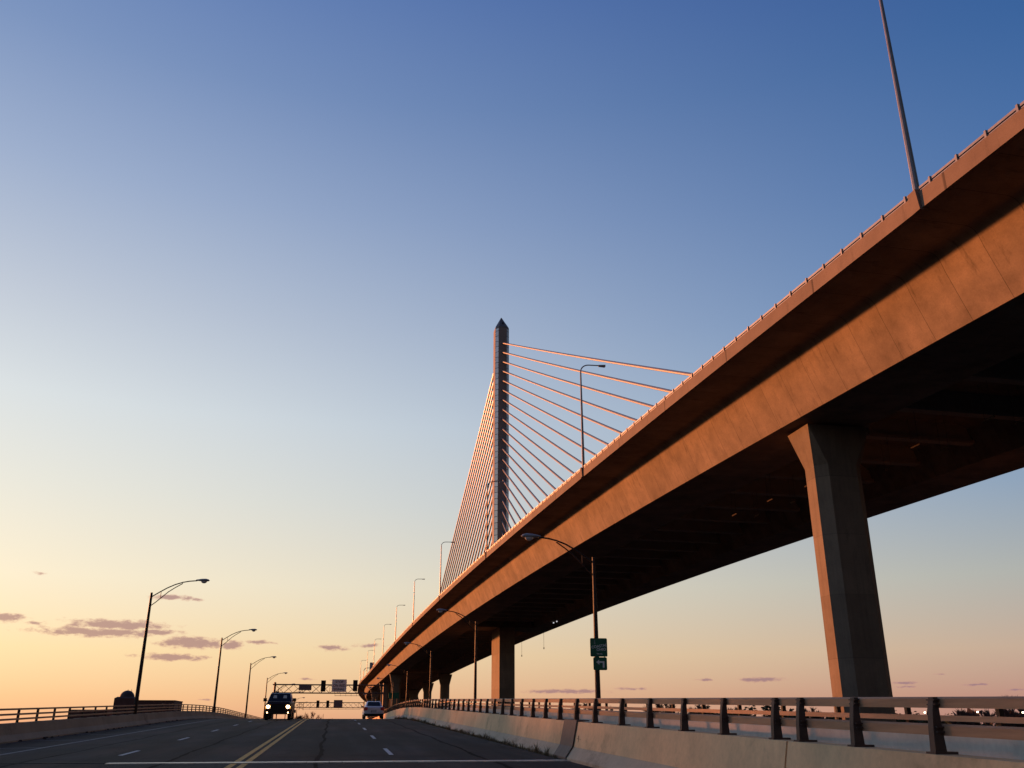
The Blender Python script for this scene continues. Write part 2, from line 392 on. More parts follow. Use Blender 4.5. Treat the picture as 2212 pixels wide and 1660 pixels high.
# transverse expansion joint: slightly raised broken header with steel seal
e = MB(); rng = random.Random(3)
x = -5.3
while x < 6.35:
    w = rng.uniform(.25, .6); a = 24.66+rng.uniform(-.05, .04); c = 25.15+rng.uniform(-.03, .03)
    e.box(x, min(x+w-.012, 6.35), a, c, road(25)-.05, road(25)+.016); x += w
struct(e.build('expansion_joint', M_jointw))
e = MB(); e.box(-9, 6.35, 25.17, 25.27, road(25.2)-.05, road(25.2)+.012); struct(e.build('joint_seal', M_black))
# gutter dirt
def ragged(xa, xb, y0, y1, name, seedv):
    rg = random.Random(seedv); b = MB(); vs = []; fs = []
    n = int((y1-y0)/.6)
    for i in range(n+1):
        y = y0+(y1-y0)*i/n
        vs += [(xa, y, road(y)+.005), (xb+rg.uniform(-.22, .22), y, road(y)+.0045)]
        if i: fs.append((2*i-2, 2*i-1, 2*i+1, 2*i))
    b.add(vs, fs); return b.build(name, M_dirt)
struct(ragged(-11.25, -10.75, -30, 110, 'gutter_dirt', 4)); struct(ragged(6.2, 5.95, 25.4, 110, 'gutter_dirt', 5))
# sidewalk beyond the right barrier
struct(along([(6.75, -.3), (10.2, -.3), (10.2, .15), (6.75, .15)], -30, 445, 'sidewalk', M_walk))
# the bridge that carries the road
rb = thing('road_bridge', 'concrete road bridge under the grey roadway in the foreground', 'bridge')
along([(-11.9, -1.1), (10.6, -1.1), (10.6, -.31), (-11.9, -.31)], -30, 445, 'slab', M_slab, rb)
for y in range(-10, 440, 45):
    b = MB(); b.box(-9, 7.5, y-1, y+1, -15.3, road(y)-2.3); b.box(-11.5, 10.2, y-1.2, y+1.2, road(y)-2.3, road(y)-1.13); b.build('pier', M_slab, rb)

# right barrier
BP = [(6.17, -.3), (6.17, .07), (6.36, .33), (6.50, .96), (6.82, .96), (6.82, -.3)]
BP = [(6.372, -.3), (6.372, .345), (6.50, .96), (6.82, .96), (6.82, -.3)]
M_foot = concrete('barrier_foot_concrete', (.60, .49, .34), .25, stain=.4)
def barrier(y0, y1, name, label):
    o = along(BP, y0, y1, name, M_bar); tag(o, label, 'barrier')
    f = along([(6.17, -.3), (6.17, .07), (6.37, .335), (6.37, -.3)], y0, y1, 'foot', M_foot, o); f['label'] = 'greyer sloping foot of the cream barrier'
    return o
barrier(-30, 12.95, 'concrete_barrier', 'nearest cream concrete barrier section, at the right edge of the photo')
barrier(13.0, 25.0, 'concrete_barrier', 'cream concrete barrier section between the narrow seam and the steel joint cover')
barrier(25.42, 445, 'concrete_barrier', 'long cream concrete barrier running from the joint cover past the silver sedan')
jc = along([(6.155, .02), (6.155, .075), (6.345, .335), (6.485, .975), (6.82, .975), (6.82, 1.0), (6.465, 1.0), (6.32, .34), (6.13, .08), (6.13, .02)], 24.95, 26.35, 'joint_cover', M_plate)
tag(jc, 'grey bent steel joint cover plate wrapped over the right concrete barrier', 'joint cover')
for nm, pts in (('crack', [(6.43, 24.62, .62), (6.415, 24.58, .52), (6.405, 24.60, .44)]), ('crack', [(6.425, 24.78, .545), (6.425, 24.6, .55), (6.425, 24.42, .54), (6.425, 24.2, .52)])):
    b = MB(); b.tube([(x-.003, y, road(y)+z) for x, y, z in pts], .012, 4); b.build(nm, M_dirt, [o for o in bpy.data.objects if o.name.startswith('concrete_barrier')][1])
gap = along([(6.3, .0), (6.45, .33), (6.6, .9), (6.8, .9), (6.8, 0)], 25.001, 25.419, 'gap_filler', M_black, jc)

# right barrier railing
rr = thing('barrier_railing', 'two rail brown metal railing on posts on top of the right concrete barrier', 'railing')
along([(6.69, 1.25), (6.69, 1.15), (6.81, 1.15), (6.81, 1.27), (6.71, 1.27)], -2, 445, 'rail', M_rail, rr)
along([(6.69, 1.54), (6.69, 1.44), (6.81, 1.44), (6.81, 1.56), (6.71, 1.56)], -2, 445, 'rail', M_rail, rr)
ys = [2.1, 4.0, 5.9, 7.8, 9.65, 11.3, 12.75, 13.55, 15.5, 17.4, 19.4, 21.4, 23.7, 25.6]
while ys[-1] < 180: ys.append(ys[-1]+1.95)
def railpost(y):
    b = MB(); z = road(y)
    b.loft([[(6.56, y-.05, z+.97), (6.70, y-.05, z+.97), (6.70, y+.05, z+.97), (6.56, y+.05, z+.97)],
            [(6.575, y-.047, z+1.22), (6.687, y-.047, z+1.22), (6.687, y+.047, z+1.22), (6.575, y+.047, z+1.22)],
            [(6.60, y-.045, z+1.40), (6.687, y-.045, z+1.40), (6.687, y+.045, z+1.40), (6.60, y+.045, z+1.40)],
            [(6.63, y-.045, z+1.555), (6.687, y-.045, z+1.555), (6.687, y+.045, z+1.555), (6.63, y+.045, z+1.555)]])
    b.box(6.53, 6.81, y-.085, y+.085, z+.955, z+.985)
    for h in (1.18, 1.23): b.box(6.60, 6.688, y-.08, y+.08, z+h, z+h+.018)
    for h in (1.47, 1.52): b.box(6.62, 6.688, y-.075, y+.075, z+h, z+h+.016)
    return b
for y in ys[:96]: railpost(y).build('rail_post', M_post, rr)
b = MB()
for y in ys[96:]:
    q = railpost(y); b.add(q.v, q.f)
if b.v: struct(b.build('rail_post', M_post, rr), 'stuff')

# outer parapet with thin railing
op = along([(10.2, -.3), (10.2, .98), (10.5, .98), (10.5, -.3)], -30, 445, 'outer_parapet', M_outer)
tag(op, 'grey concrete parapet wall on the far side of the sidewalk, behind the railing', 'parapet')
orl = thing('outer_railing', 'thin two rail railing on the outer parapet behind the sidewalk', 'railing')
for h in (1.20, 1.44): along([(10.27, h), (10.27, h+.09), (10.34, h+.09), (10.34, h)], -2, 445, 'rail', M_rail, orl)
for i in range(90):
    y = 3.6+2.45*i; z = road(y); b = MB(); b.box(10.345, 10.43, y-.04, y+.04, z+.98, z+1.53); b.build('rail_post', M_brownpost, orl)

# left barrier + railing
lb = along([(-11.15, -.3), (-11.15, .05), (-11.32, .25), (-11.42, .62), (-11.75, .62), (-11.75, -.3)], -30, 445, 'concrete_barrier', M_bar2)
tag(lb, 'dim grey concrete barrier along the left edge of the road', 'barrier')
lr = thing('barrier_railing', 'three rail brown metal railing on the left concrete barrier', 'railing')
for h in (.72, .89, 1.07): along([(-11.56, h), (-11.56, h+.065), (-11.66, h+.065), (-11.66, h)], -2, 445, 'rail', M_rail, lr)
for i in range(96):
    y = 20.1+2.35*i; z = road(y); b = MB(); b.box(-11.74, -11.665, y-.045, y+.045, z+.62, z+1.13); b.box(-11.74, -11.5, y-.07, y+.07, z+.615, z+.635); b.build('rail_post', M_brownpost, lr)
# litter and stones at the left foot
rg = random.Random(11)

# dry weeds at the foot of the right barrier
b = MB(); rg = random.Random(5)
def tuft(x, y, h, n):
    z = road(y)
    for _ in range(n):
        a = rg.uniform(0, 2*math.pi); l = rg.uniform(.4, 1)*h; sp = rg.uniform(.15, .7)*h; w = .009
        bx, by = x+rg.uniform(-.06, .04), y+rg.uniform(-.1, .1)
        px, py = -math.sin(a)*w, math.cos(a)*w
        tx, ty = bx+math.cos(a)*sp, by+math.sin(a)*sp
        mx, my = bx+math.cos(a)*sp*.35, by+math.sin(a)*sp*.35
        b.add([(bx-px, by-py, z), (bx+px, by+py, z), (mx+px*.7, my+py*.7, z+l*.6), (mx-px*.7, my-py*.7, z+l*.6), (tx, ty, z+l)], [(0, 1, 2, 3), (3, 2, 4)])
y = 26.0
while y < 96:
    tuft(6.13, y, rg.uniform(.10, .36) if rg.random() < .5 else rg.uniform(.05, .14), rg.randint(8, 22)); y += rg.uniform(.04, .4)
o = struct(b.build('dry_grass', M_grass), 'stuff'); o['label'] = 'dry brown weeds growing along the foot of the right barrier'
b = MB()
for _ in range(60):
    y = rg.uniform(27, 75); x = rg.uniform(-11.2, -10.8); tt = rg.uniform(.02, .07)
    b.loft([[(x-tt, y-tt, road(y)), (x+tt, y-tt*.6, road(y)), (x+tt*.8, y+tt, road(y)), (x-tt, y+tt, road(y))], [(x-tt*.5, y-tt*.4, road(y)+tt), (x+tt*.4, y-tt*.4, road(y)+tt*.8), (x+tt*.4, y+tt*.5, road(y)+tt), (x-tt*.4, y+tt*.5, road(y)+tt*.9)]])
o = struct(b.build('roadside_litter', M_dirt), 'stuff'); o['label'] = 'dark stones and litter at the foot of the left barrier'

# ---------------------------------------------------------------- ground, river
M_ground = mat('dark_land', (.07, .062, .042), 1.0, .4, .03, spec=0.0)
b = MB(); b.add([(-4000, -4000, -15), (4000, -4000, -15), (4000, 6000, -15), (-4000, 6000, -15)], [(0, 1, 2, 3)]); struct(b.build('ground', M_ground))
M_water = mat('river_water', (.05, .045, .04), .8, .2, .2, bump=.6, spec=.03)
b = MB(); b.add([(-4000, -160, -14.9), (4000, -160, -14.9), (4000, 232, -14.9), (-4000, 232, -14.9)], [(0, 1, 2, 3)]); struct(b.build('river', M_water))

# ---------------------------------------------------------------- the cable-stayed bridge
def Xf(y): return 28.0 - .0305*y + 1.2e-5*y*y
def Zf(y): return 9.57653027e-08*y**3 - 1.28230751e-04*y*y + 4.18805765e-02*y + 23.5619609
CP = [(Xf(y), y, Zf(y)) for y in range(-40, 501, 20)] + [(14.4, 540, 23.6), (13.9, 580, 22.0), (15.2, 620, 20.1), (18.5, 660, 18.3), (23.5, 700, 16.4), (34, 760, 13.8), (52, 840, 10.6), (82, 950, 6.8), (112, 1040, 3.6)]
def catmull(P, step):
    P = [Vector(p) for p in P]; out = []
    for i in range(len(P)-1):
        p0 = P[max(i-1, 0)]; p1 = P[i]; p2 = P[i+1]; p3 = P[min(i+2, len(P)-1)]
        n = max(1, int((p2-p1).length/step))
        for k in range(n):
            t = k/n
            out.append(.5*((2*p1)+(-p0+p2)*t+(2*p0-5*p1+4*p2-p3)*t*t+(-p0+3*p1-3*p2+p3)*t**3))
    out.append(P[-1]); return out
PATH = catmull(CP, 5.0)
ARC = [0.0]
for i in range(1, len(PATH)): ARC.append(ARC[-1] + (PATH[i]-PATH[i-1]).length)
NRM = []
for i in range(len(PATH)):
    d = PATH[min(i+1, len(PATH)-1)]-PATH[max(i-1, 0)]; NRM.append(Vector((d.y, -d.x, 0)).normalized())
PY = np.array([p.y for p in PATH]); PX = np.array([p.x for p in PATH]); PZ = np.array([p.z for p in PATH]); NX = np.array([n.x for n in NRM]); NY = np.array([n.y for n in NRM])
def at(y, a=0.0, z=0.0):
    """point at station y of the left edge, a metres across to the right, z metres above the parapet top"""
    nx = float(np.interp(y, PY, NX)); ny = float(np.interp(y, PY, NY))
    return Vector((float(np.interp(y, PY, PX))+nx*a, y+ny*a, float(np.interp(y, PY, PZ))+z))
W = 39.0
def sweep(profile, name, m, parent, closed=True, smooth=False, i0=0, i1=None):
    i1 = len(PATH) if i1 is None else i1
    per = [0.0]
    for k in range(1, len(profile)): per.append(per[-1]+math.dist(profile[k], profile[k-1]))
    vs = []; uvs = []; n = len(profile)
    for i in range(i0, i1):
        for k, (a, z) in enumerate(profile):
            vs.append(PATH[i]+NRM[i]*a+Vector((0, 0, z))); uvs.append((ARC[i], per[k]))
    K = i1-i0
    fs = [(i*n+j, i*n+(j+1) % n, (i+1)*n+(j+1) % n, (i+1)*n+j) for i in range(K-1) for j in range(n if closed else n-1)]
    fs += [tuple(reversed(range(n))), tuple((K-1)*n+j for j in range(n))]
    b = MB(); b.add(vs, fs); return b.build(name, m, parent, smooth, uvs)
br = thing('cable_stayed_bridge', 'huge concrete cable-stayed highway bridge sweeping overhead from the right', 'bridge', (0, 0, 0))
def mirror(pts): return [(W-a, z) for a, z in reversed(pts)]
# left box girder and wing, right box girder and wing, central slab
fil = [(a+.2, z) for a, z in [(3.0, -.851), (3.1, -.855), (3.3, -.88), (3.5, -.96), (3.66, -1.10), (3.80, -1.32), (3.90, -1.60), (3.98, -1.85), (4.0, -1.93)]]
box_r = [(11.3, -4.72), (11.4, -4.71), (12.4, -1.7), (12.42, -1.64), (12.9, -1.35), (13.4, -1.25), (13.5, -1.25)]
left = [(.30, -.851), (.36, -.851)] + fil + [(5.33, -4.69), (5.37, -4.78), (5.44, -4.781)] + box_r
old = [(.30, -.78), (.36, -1.083), (3.75, -1.195), (3.85, -1.20), (4.15, -1.24), (4.42, -1.36), (4.66, -1.58), (4.86, -1.88), (5.02, -2.24), (5.14, -2.55), (5.18, -2.64), (6.03, -4.36), (6.08, -4.45), (6.14, -4.4502), (11.3, -4.4501), (11.4, -4.45)] + box_r[2:]
right = mirror([(a, z+.05) if z < -4 else (a, z) for a, z in old])
top = [(W-.32, -.60), (.32, -.60)]
sweep(left + right + top, 'girder', M_deck, br, smooth=True)
PAR = [(0, 0), (0, -.92), (.29, -.92), (.29, -.59), (.55, -.59), (.40, -.4), (.34, 0)]
sweep(PAR, 'parapet', M_para, br); sweep([(W-a, z) for a, z in reversed(PAR)], 'parapet', M_para, br)
# median barrier
sweep([(W/2-.3, -.597), (W/2-.12, .1), (W/2+.12, .1), (W/2+.3, -.597)], 'median_barrier', M_para, br)
# parapet railing
rl = sweep([(.12, .24), (.12, .37), (.24, .37), (.24, .24)], 'railing', M_steel, br)
sweep([(.13, .12), (.13, .17), (.2, .17), (.2, .12)], 'lower_rail', M_steel, rl)
ybs = [27.16-1.95*3+1.95*i for i in range(330)]
def bpost(y):
    p = at(y, .12); q = at(y, .3); b = MB()
    b.box(p.x-.06, p.x+.10, y-.06, y+.06, p.z-.02, p.z+.42); b.box(p.x-.09, p.x+.14, y-.1, y+.1, p.z-.01, p.z+.03); return b
for y in ybs[:99]: bpost(y).build('rail_post', M_steel, rl)
b = MB()
for y in ybs[99:]:
    if y > 640: break
    q = bpost(y); b.add(q.v, q.f)
struct(b.build('rail_post', M_steel, rl), 'stuff')
rl2 = sweep([(W-.24, .24), (W-.24, .37), (W-.12, .37), (W-.12, .24)], 'railing', M_steel, br)
# cross beams between the two boxes
for k in range(-5, 55):
    y = 65.0+7.42*k
    if k >= 50: break
    b = MB(); A = at(y); n = Vector((float(np.interp(y, PY, NX)), float(np.interp(y, PY, NY)), 0)); t = Vector((-n.y, n.x, 0))
    P = lambda a, s, z: A+n*a+t*s+Vector((0, 0, z))
    for s0, s1, z0, z1 in ((-.2, .2, -2.69, -1.2), (-.42, .42, -3.0, -2.7)):
        b.loft([[P(12.0, s0, z0), P(12.0, s1, z0), P(12.0, s1, z1), P(12.0, s0, z1)], [P(27.0, s0, z0), P(27.0, s1, z0), P(27.0, s1, z1), P(27.0, s0, z1)]])
    b.build('cross_beam', M_beam, br)
# hanging bars added only to make bright flecks in the low sun
for (y, a) in ((59.8, 17.4), (59.8, 20.0), (66.8, 16.8), (66.8, 19.7), (81.0, 16.0), (81.1, 18.6), (52.2, 17.9), (52.2, 20.4), (74.2, 16.3), (74.2, 19.2), (88.6, 15.8), (88.6, 18.4)):
    p = at(y*.959, a, -5.9)-Vector(((1-.959)*at(y, a).x, 0, 0))+Vector((at(y, 0).x-at(y*.959, 0).x, 0, 0)); b = MB(); b.box(p.x-.03, p.x+.03, p.y-.55, p.y+.55, p.z-.05, p.z+.06)
    b.tube([(p.x, p.y-.45, p.z), (p.x, p.y-.45, p.z+2.6)], .012, 5); b.tube([(p.x, p.y+.45, p.z), (p.x, p.y+.45, p.z+2.6)], .012, 5)
    b.build('sun_fleck_bar', M_para, br)

# pylon
YT = 235.0
Cn = at(YT, W/2)
def octa(cx, cy, z, fx, hx, fy, hy):
    """fx: half width of the flat front face, hx: half width overall (x); fy, hy likewise in y"""
    return [Vector((cx+a, cy+c, z)) for a, c in ((-fx, -hy), (fx, -hy), (hx, -fy), (hx, fy), (fx, hy), (-fx, hy), (-hx, fy), (-hx, -fy))]
M_pyl = concrete('pylon_concrete', (.33, .28, .26), .15, stain=.15)
cx, cy = Cn.x, YT
b = MB(); b.loft([octa(cx, cy, z, 1.08, 2.0, 1.6, 2.5) for z in (Cn.z-1.2, 50, 80, 107.6)])
pyl = b.build('pylon', M_pyl, br)
b = MB(); b.loft([octa(cx, cy, 107.603, 1.08, 2.0, 1.6, 2.5), octa(cx, cy, 108.1, 1.08, 1.95, 1.55, 2.45), octa(cx, cy, 111.9, .05, .08, .05, .08)]); 
b.build('pylon_cap', mat('cap_cladding', (.22, .19, .18), .5, .2, .8, metal=.2), pyl)
b = MB()
b.box(cx-.0, cx+.25, cy-1.9, cy-1.55, 109.0, 109.7); b.build('cap_hatch', M_black, pyl)
def glassmat():
    m = bpy.data.materials.new('pylon_glass'); m.use_nodes = True; nt = m.node_tree; bb = nt.nodes['Principled BSDF']; N = nt.nodes.new; L = nt.links.new
    tc = N('ShaderNodeTexCoord'); sp = N('ShaderNodeSeparateXYZ'); L(tc.outputs['Object'], sp.inputs[0])
    dv = N('ShaderNodeMath'); dv.operation = 'DIVIDE'; dv.inputs[1].default_value = 1.65; L(sp.outputs[2], dv.inputs[0])
    fr = N('ShaderNodeMath'); fr.operation = 'FRACT'; L(dv.outputs[0], fr.inputs[0])
    mr = N('ShaderNodeMapRange'); mr.inputs['From Min'].default_value = .06; mr.inputs['From Max'].default_value = .09; L(fr.outputs[0], mr.inputs['Value'])
    fl = N('ShaderNodeMath'); fl.operation = 'FLOOR'; L(dv.outputs[0], fl.inputs[0])
    wn = N('ShaderNodeTexWhiteNoise'); wn.noise_dimensions = '1D'; L(fl.outputs[0], wn.inputs['W'])
    m2 = N('ShaderNodeMapRange'); m2.inputs['To Min'].default_value = .8; m2.inputs['To Max'].default_value = 1.0; L(wn.outputs['Value'], m2.inputs['Value'])
    mm = N('ShaderNodeMath'); mm.operation = 'MULTIPLY'; L(mr.outputs[0], mm.inputs[0]); L(m2.outputs[0], mm.inputs[1])
    vm = N('ShaderNodeVectorMath'); vm.operation = 'SCALE'; vm.inputs[0].default_value = (.82, .70, .64); L(mm.outputs[0], vm.inputs['Scale']); L(vm.outputs[0], bb.inputs['Base Color'])
    bb.inputs['Roughness'].default_value = .2; bb.inputs['Metallic'].default_value = .55
    return m
M_glass = glassmat()
for sx in (-1, 1):
    for sy in (-1, 1):
        p0 = Vector((cx+sx*1.08, cy+sy*2.5, 0)); p1 = Vector((cx+sx*2.0, cy+sy*1.6, 0)); d = (p1-p0); L0 = d.length; d.normalize()
        nn = Vector((sx*.7, sy*.71, 0)).normalized()
        q0 = p0+d*.12; q1 = p0+d*(L0-.12)
        b = MB(); b.loft([[q0-nn*.1, q1-nn*.1, q1+nn*.06, q0+nn*.06], [v+Vector((0, 0, 107.4-29)) for v in (q0-nn*.1, q1-nn*.1, q1+nn*.06, q0+nn*.06)]])
        o = b.build('glass_strip', M_glass, pyl); o.location = (0, 0, 29)
# stay cables
def stay(y, zt, side):
    A = Vector((cx, cy-side*2.3, zt)); Bp = at(y, W/2, .4)
    pts = []
    Lc = (A-Bp).length
    for i in range(13):
        t = i/12; p = A.lerp(Bp, t); p.z -= 4*t*(1-t)*Lc*.0022; pts.append(p)
    b = MB(); b.tube(pts, .24, 8)
    d = (pts[-2]-pts[-1]).normalized(); b.tube([pts[-1], pts[-1]+d*2.2], .27, 8)
    return b.build('stay_cable', M_cable, br, smooth=True)
for k in range(20):
    ya = 65.4+7.42*k; zt = 102.9-2.87*k
    stay(ya, zt, 1); stay(2*YT-ya, zt, -1)

# piers
def pier(xc0, xc1, y0, y1, ztop, name='pier', zb=-15.2, parent=br, flare=.6, neck=3.0):
    cx_, cy_ = (xc0+xc1)/2, (y0+y1)/2; hx, hy = (xc1-xc0)/2, (y1-y0)/2
    ch = min(hx, hy)*.55
    b = MB()
    e = .012
    b.loft([octa(cx_, cy_, zb, hx-ch, hx, hy-ch*.95, hy), octa(cx_, cy_, ztop-neck, hx-ch, hx, hy-ch*.95, hy),
            octa(cx_, cy_, ztop, hx+flare-e, hx+flare, hy+flare*.35-e, hy+flare*.35)])
    o = b.build(name, M_pier, parent)
    b = MB()
    for sx in (-1, 1): b.box(cx_+sx*hx*.7-.35, cx_+sx*hx*.7+.35, cy_-.4, cy_+.4, ztop+.003, ztop+.32)
    b.build('bearing', M_post, o)
    return o
pier(33.3, 37.0, 57.2, 59.9, 20.6, neck=2.9)
pz = at(58, 30, -4.45).z-.33
pier(54.2, 57.9, 57.6, 60.3, pz, neck=2.9)
b = MB(); z0 = at(YT, 0, -4.45).z
b.box(39.75, 43.6, 228.2, 240.2, -15.2, z0-.003); b.build('pylon_pier', M_pier, br)
b = MB(); b.loft([[(33, 229, z0-.0), (49, 229, z0), (49, 239.4, z0), (33, 239.4, z0)], [(35, 230, z0-.0+3.0), (47, 230, z0+3.0), (47, 238, z0+3.0), (35, 238, z0+3.0)]]); b.build('pylon_crossbeam', M_pier, br)
for y in (413, 478, 542, 606, 670, 735, 800):
    for a0, a1 in ((6.8, 10.8), (28.2, 32.2)):
        p = at(y, a0); q = at(y, a1); zt = min(p.z, q.z)-4.45-.33
        pier(p.x, q.x, p.y-1.5, p.y+1.5, zt, flare=1.0, neck=4.5)
# small drain lamps on the pylon crossing and soffit lamps
for (y, a) in ((214, 28.5), (211, 28.5)):
    p = at(y, a, -4.55); b = MB(); b.tube([p, p-Vector((0, 0, .25))], .16, 8); b.build('soffit_lamp', mat('soffit_lamp_glow', (.7, .7, .7), .4, .1, 3, emit=(.75, .75, .8), estr=.5), br)

# ---------------------------------------------------------------- lamps of the upper bridge
def deck_lamp(name):
    t = thing(name, '', 'street lamp')
    b = MB()
    b.tube([(0, 0, 0), (0, 0, 6), (0, 0, 11.6)], [.17, .13, .09], 10); b.build('pole', M_steel, t, True)
    pts = [(0, 0, 11.6)]+[(1.0-1.0*math.cos(u), 0, 11.6+.9*math.sin(u)) for u in [R(15*i) for i in range(1, 7)]]+[(2.2, 0, 12.53)]
    b = MB(); b.tube(pts, .07, 8); b.build('arm', M_steel, t, True)
    b = MB(); b.loft([[(2.15, -.14, 12.42), (2.95, -.2, 12.40), (2.95, .2, 12.40), (2.15, .14, 12.42)], [(2.15, -.14, 12.57), (2.95, -.2, 12.62), (2.95, .2, 12.62), (2.15, .14, 12.57)]])
    b.build('luminaire', M_lampgrey, t)
    b = MB(); b.loft([[(-.28, -.35, -.92), (.3, -.35, -.92), (.3, .35, -.92), (-.28, .35, -.92)], [(-.34, -.3, .12), (.3, -.3, .12), (.3, .3, .12), (-.34, .3, .12)]])
    b.build('pedestal', M_para_obj, t)
    return t
M_para_obj = concrete('pedestal_concrete', (.205, .158, .125), .15, stain=.15)
GL = 'tall thin lamps along the edge of the overhead bridge'
dl = deck_lamp('street_lamp'); LY = [34.1, 92.5, 150, 208, 265, 323, 381, 439, 497, 555]
for i, y in enumerate(LY):
    o = dl if i == 0 else dup(dl)
    p = at(y, .15); o.location = (p.x, y, p.z); o['group'] = GL
    o.scale = (1, 1, 1.10 if i == 0 else 1.0)
    o['label'] = ['tall slender lamp on the overhead bridge parapet at top right, nearest to the viewer',
                  'slender curved-arm lamp on the overhead bridge in front of the right stay cables',
                  'slender lamp on the overhead bridge in front of the left stay cables beside the pylon'][i] if i < 3 else \
        '%s lamp from the viewer along the overhead bridge edge, left of the cables' % ORD[i]
# cantilever sign support on the upper bridge
p = at(520, .0)
t = thing('cantilever_sign', 'curved arched pole holding a grey sign box over the far overhead deck', 'sign', tuple(p))
k = 520/500.
b = MB(); pts = [(0, 0, -1), (0, 0, 3.4)]+[(1.9-1.9*math.cos(u), 0, 3.4+1.9*math.sin(u)) for u in [R(15*i) for i in range(1, 7)]]+[(4.0, 0, 5.35)]
b.tube(pts, .16, 8); b.build('pole', M_steel, t, True)
b = MB(); b.box(3.1, 5.5, -.25, -.05, 4.2, 8.2); b.build('sign_panel', M_lampgrey, t)

# ---------------------------------------------------------------- truss-arm street lamps
def truss_lamp(name, m_pole, side, top=7.55, reach=2.95):
    """side +1: arm reaches to +x"""
    t = thing(name, '', 'street lamp')
    b = MB(); b.tube([(0, 0, -.2), (0, 0, top*.5), (0, 0, top)], [.125, .10, .07], 10); b.tube([(0, 0, -.2), (0, 0, .25)], .17, 10); b.build('pole', m_pole, t, True)
    s = side
    k_ = reach/2.95
    up = [(0, 7.28), (.5, 7.58), (1.0, 7.86), (1.5, 8.08), (2.0, 8.23), (2.45, 8.31), (reach, 8.35)]
    lo = [(0, 6.72), (.35, 6.98), (.7, 7.28), (1.1, 7.62), (1.5, 7.88), (2.0, 8.16)]
    sc = top/7.55
    up = [(x if x == reach else x*k_, z) for x, z in up]; lo = [(x*k_, z) for x, z in lo]
    b = MB(); b.tube([(s*x, 0, z*sc) for x, z in up], .035, 7); b.tube([(s*x, 0, z*sc) for x, z in lo], .028, 7)
    b.tube([(s*.62*k_, 0, 7.2*sc), (s*.62*k_, 0, 7.65*sc)], .018, 6)
    b.build('arm', m_pole, t, True)
    z = 8.35*sc
    b = MB(); xs = [(-.02, .05, .05), (.12, .09, .07), (.32, .15, .11), (.58, .17, .12), (.74, .12, .08), (.80, .03, .02)]
    b.loft([[(s*(reach-.06+x), w*math.cos(u), z+.02+h*math.sin(u)*(1.0 if math.sin(u) > 0 else .45)) for u in [2*math.pi*j/10 for j in range(10)]] for x, w, h in xs])
    b.build('luminaire', M_lampgrey, t, True)
    b = MB(); n = 10; rings = []
    for rr_, dz in ((1, 0), (.85, -.07), (.5, -.12), (.08, -.135)):
        rings.append([(s*(reach-.06+.47)+.19*rr_*math.cos(2*math.pi*j/n), .135*rr_*math.sin(2*math.pi*j/n), z-.02+dz) for j in range(n)])
    b.loft(rings); b.build('lens', M_lens, t, True)
    return t
proto = truss_lamp('street_lamp', M_brownpost, 1, 7.55, 2.62)
for i, y in enumerate([59.6, 97.6, 133, 167.5, 204, 241, 278, 315]):
    o = proto if i == 0 else dup(proto)
    o.location = (-11.55, y, road(y)+.15); o['group'] = 'brown truss-arm lamps along the left barrier'
    o['label'] = ('tall brown truss-arm street lamp rising behind the left barrier beside the domed building' if i == 0 else
                  '%s brown truss-arm street lamp from the viewer along the left barrier' % ORD[i])
proto = truss_lamp('street_lamp', M_brownpost, -1, 7.2, 2.36)
for i, y in enumerate([36.5, 70, 104, 138, 171, 205, 240]):
    o = proto if i == 0 else dup(proto)
    o.location = (10.36, y, road(y)+(.0)); o['group'] = 'dark truss-arm lamps along the right parapet'
    o['label'] = ('dark truss-arm street lamp behind the right railing carrying two green trail signs' if i == 0 else
                  '%s dark truss-arm street lamp from the viewer behind the right railing, under the overhead bridge' % ORD[i])
# green trail signs on the nearest right lamp pole
def sign_board(b, w, h, r=.05, d=.012):
    pts = []
    for cx_, cz_, a0 in ((w/2-r, h/2-r, 0), (-w/2+r, h/2-r, 90), (-w/2+r, -h/2+r, 180), (w/2-r, -h/2+r, 270)):
        for k in range(4): a = R(a0+30*k); pts.append((cx_+r*math.cos(a), cz_+r*math.sin(a)))
    b.loft([[(x, 0, z) for x, z in pts], [(x, d, z) for x, z in pts]])
zr = road(36.5)
t = thing('trail_sign', 'green COASTAL OHIO TRAIL sign mounted on the right lamp pole', 'sign', (10.40, 36.30, zr+3.53), R(-4))
b = MB(); sign_board(b, .70, .72); b.build('board', M_green, t)
text_mesh('lettering', 'COASTAL', .148, M_letterw, t, (.02, -.008, .045), rot=(R(90), R(-9), 0), bold=.002)
text_mesh('lettering', 'OHIO', .150, M_letterw, t, (.10, -.008, -.085), rot=(R(90), R(-3), 0), bold=.002)
text_mesh('lettering', 'TRAIL', .075, M_letterw, t, (.03, -.008, -.255), rot=(R(90), 0, 0), sx=1.3, bold=.001)
b = MB(); b.loft([[(-.20, -.006, .12), (-.13, -.006, .12), (-.145, -.006, .25), (-.185, -.006, .25)], [(-.20, -.001, .12), (-.13, -.001, .12), (-.145, -.001, .25), (-.185, -.001, .25)]])
b.box(-.19, -.14, -.006, -.001, .262, .29); b.build('lighthouse_emblem', mat('emblem_grey', (.20, .30, .27), .5, .1, 5), t)
t = thing('arrow_sign', 'small green sign with a white left turn arrow below the trail sign', 'sign', (10.44, 36.30, zr+2.90), R(-4))
b = MB(); sign_board(b, .56, .50); b.build('board', M_green, t)
b = MB()
poly = [(-.16, .06), (-.04, .16), (-.04, .095), (.17, .095), (.17, -.15), (.10, -.15), (.10, .03), (-.04, .03), (-.04, -.04)]
b.loft([[(x, -.008, z) for x, z in poly], [(x, -.001, z) for x, z in poly]]); b.build('arrow', M_letterw, t)
b = MB(); b.box(-.2, -.17, .014, .03, .2, .34); b.box(.17, .2, .014, .03, .2, .34); b.build('bracket', M_post, t)

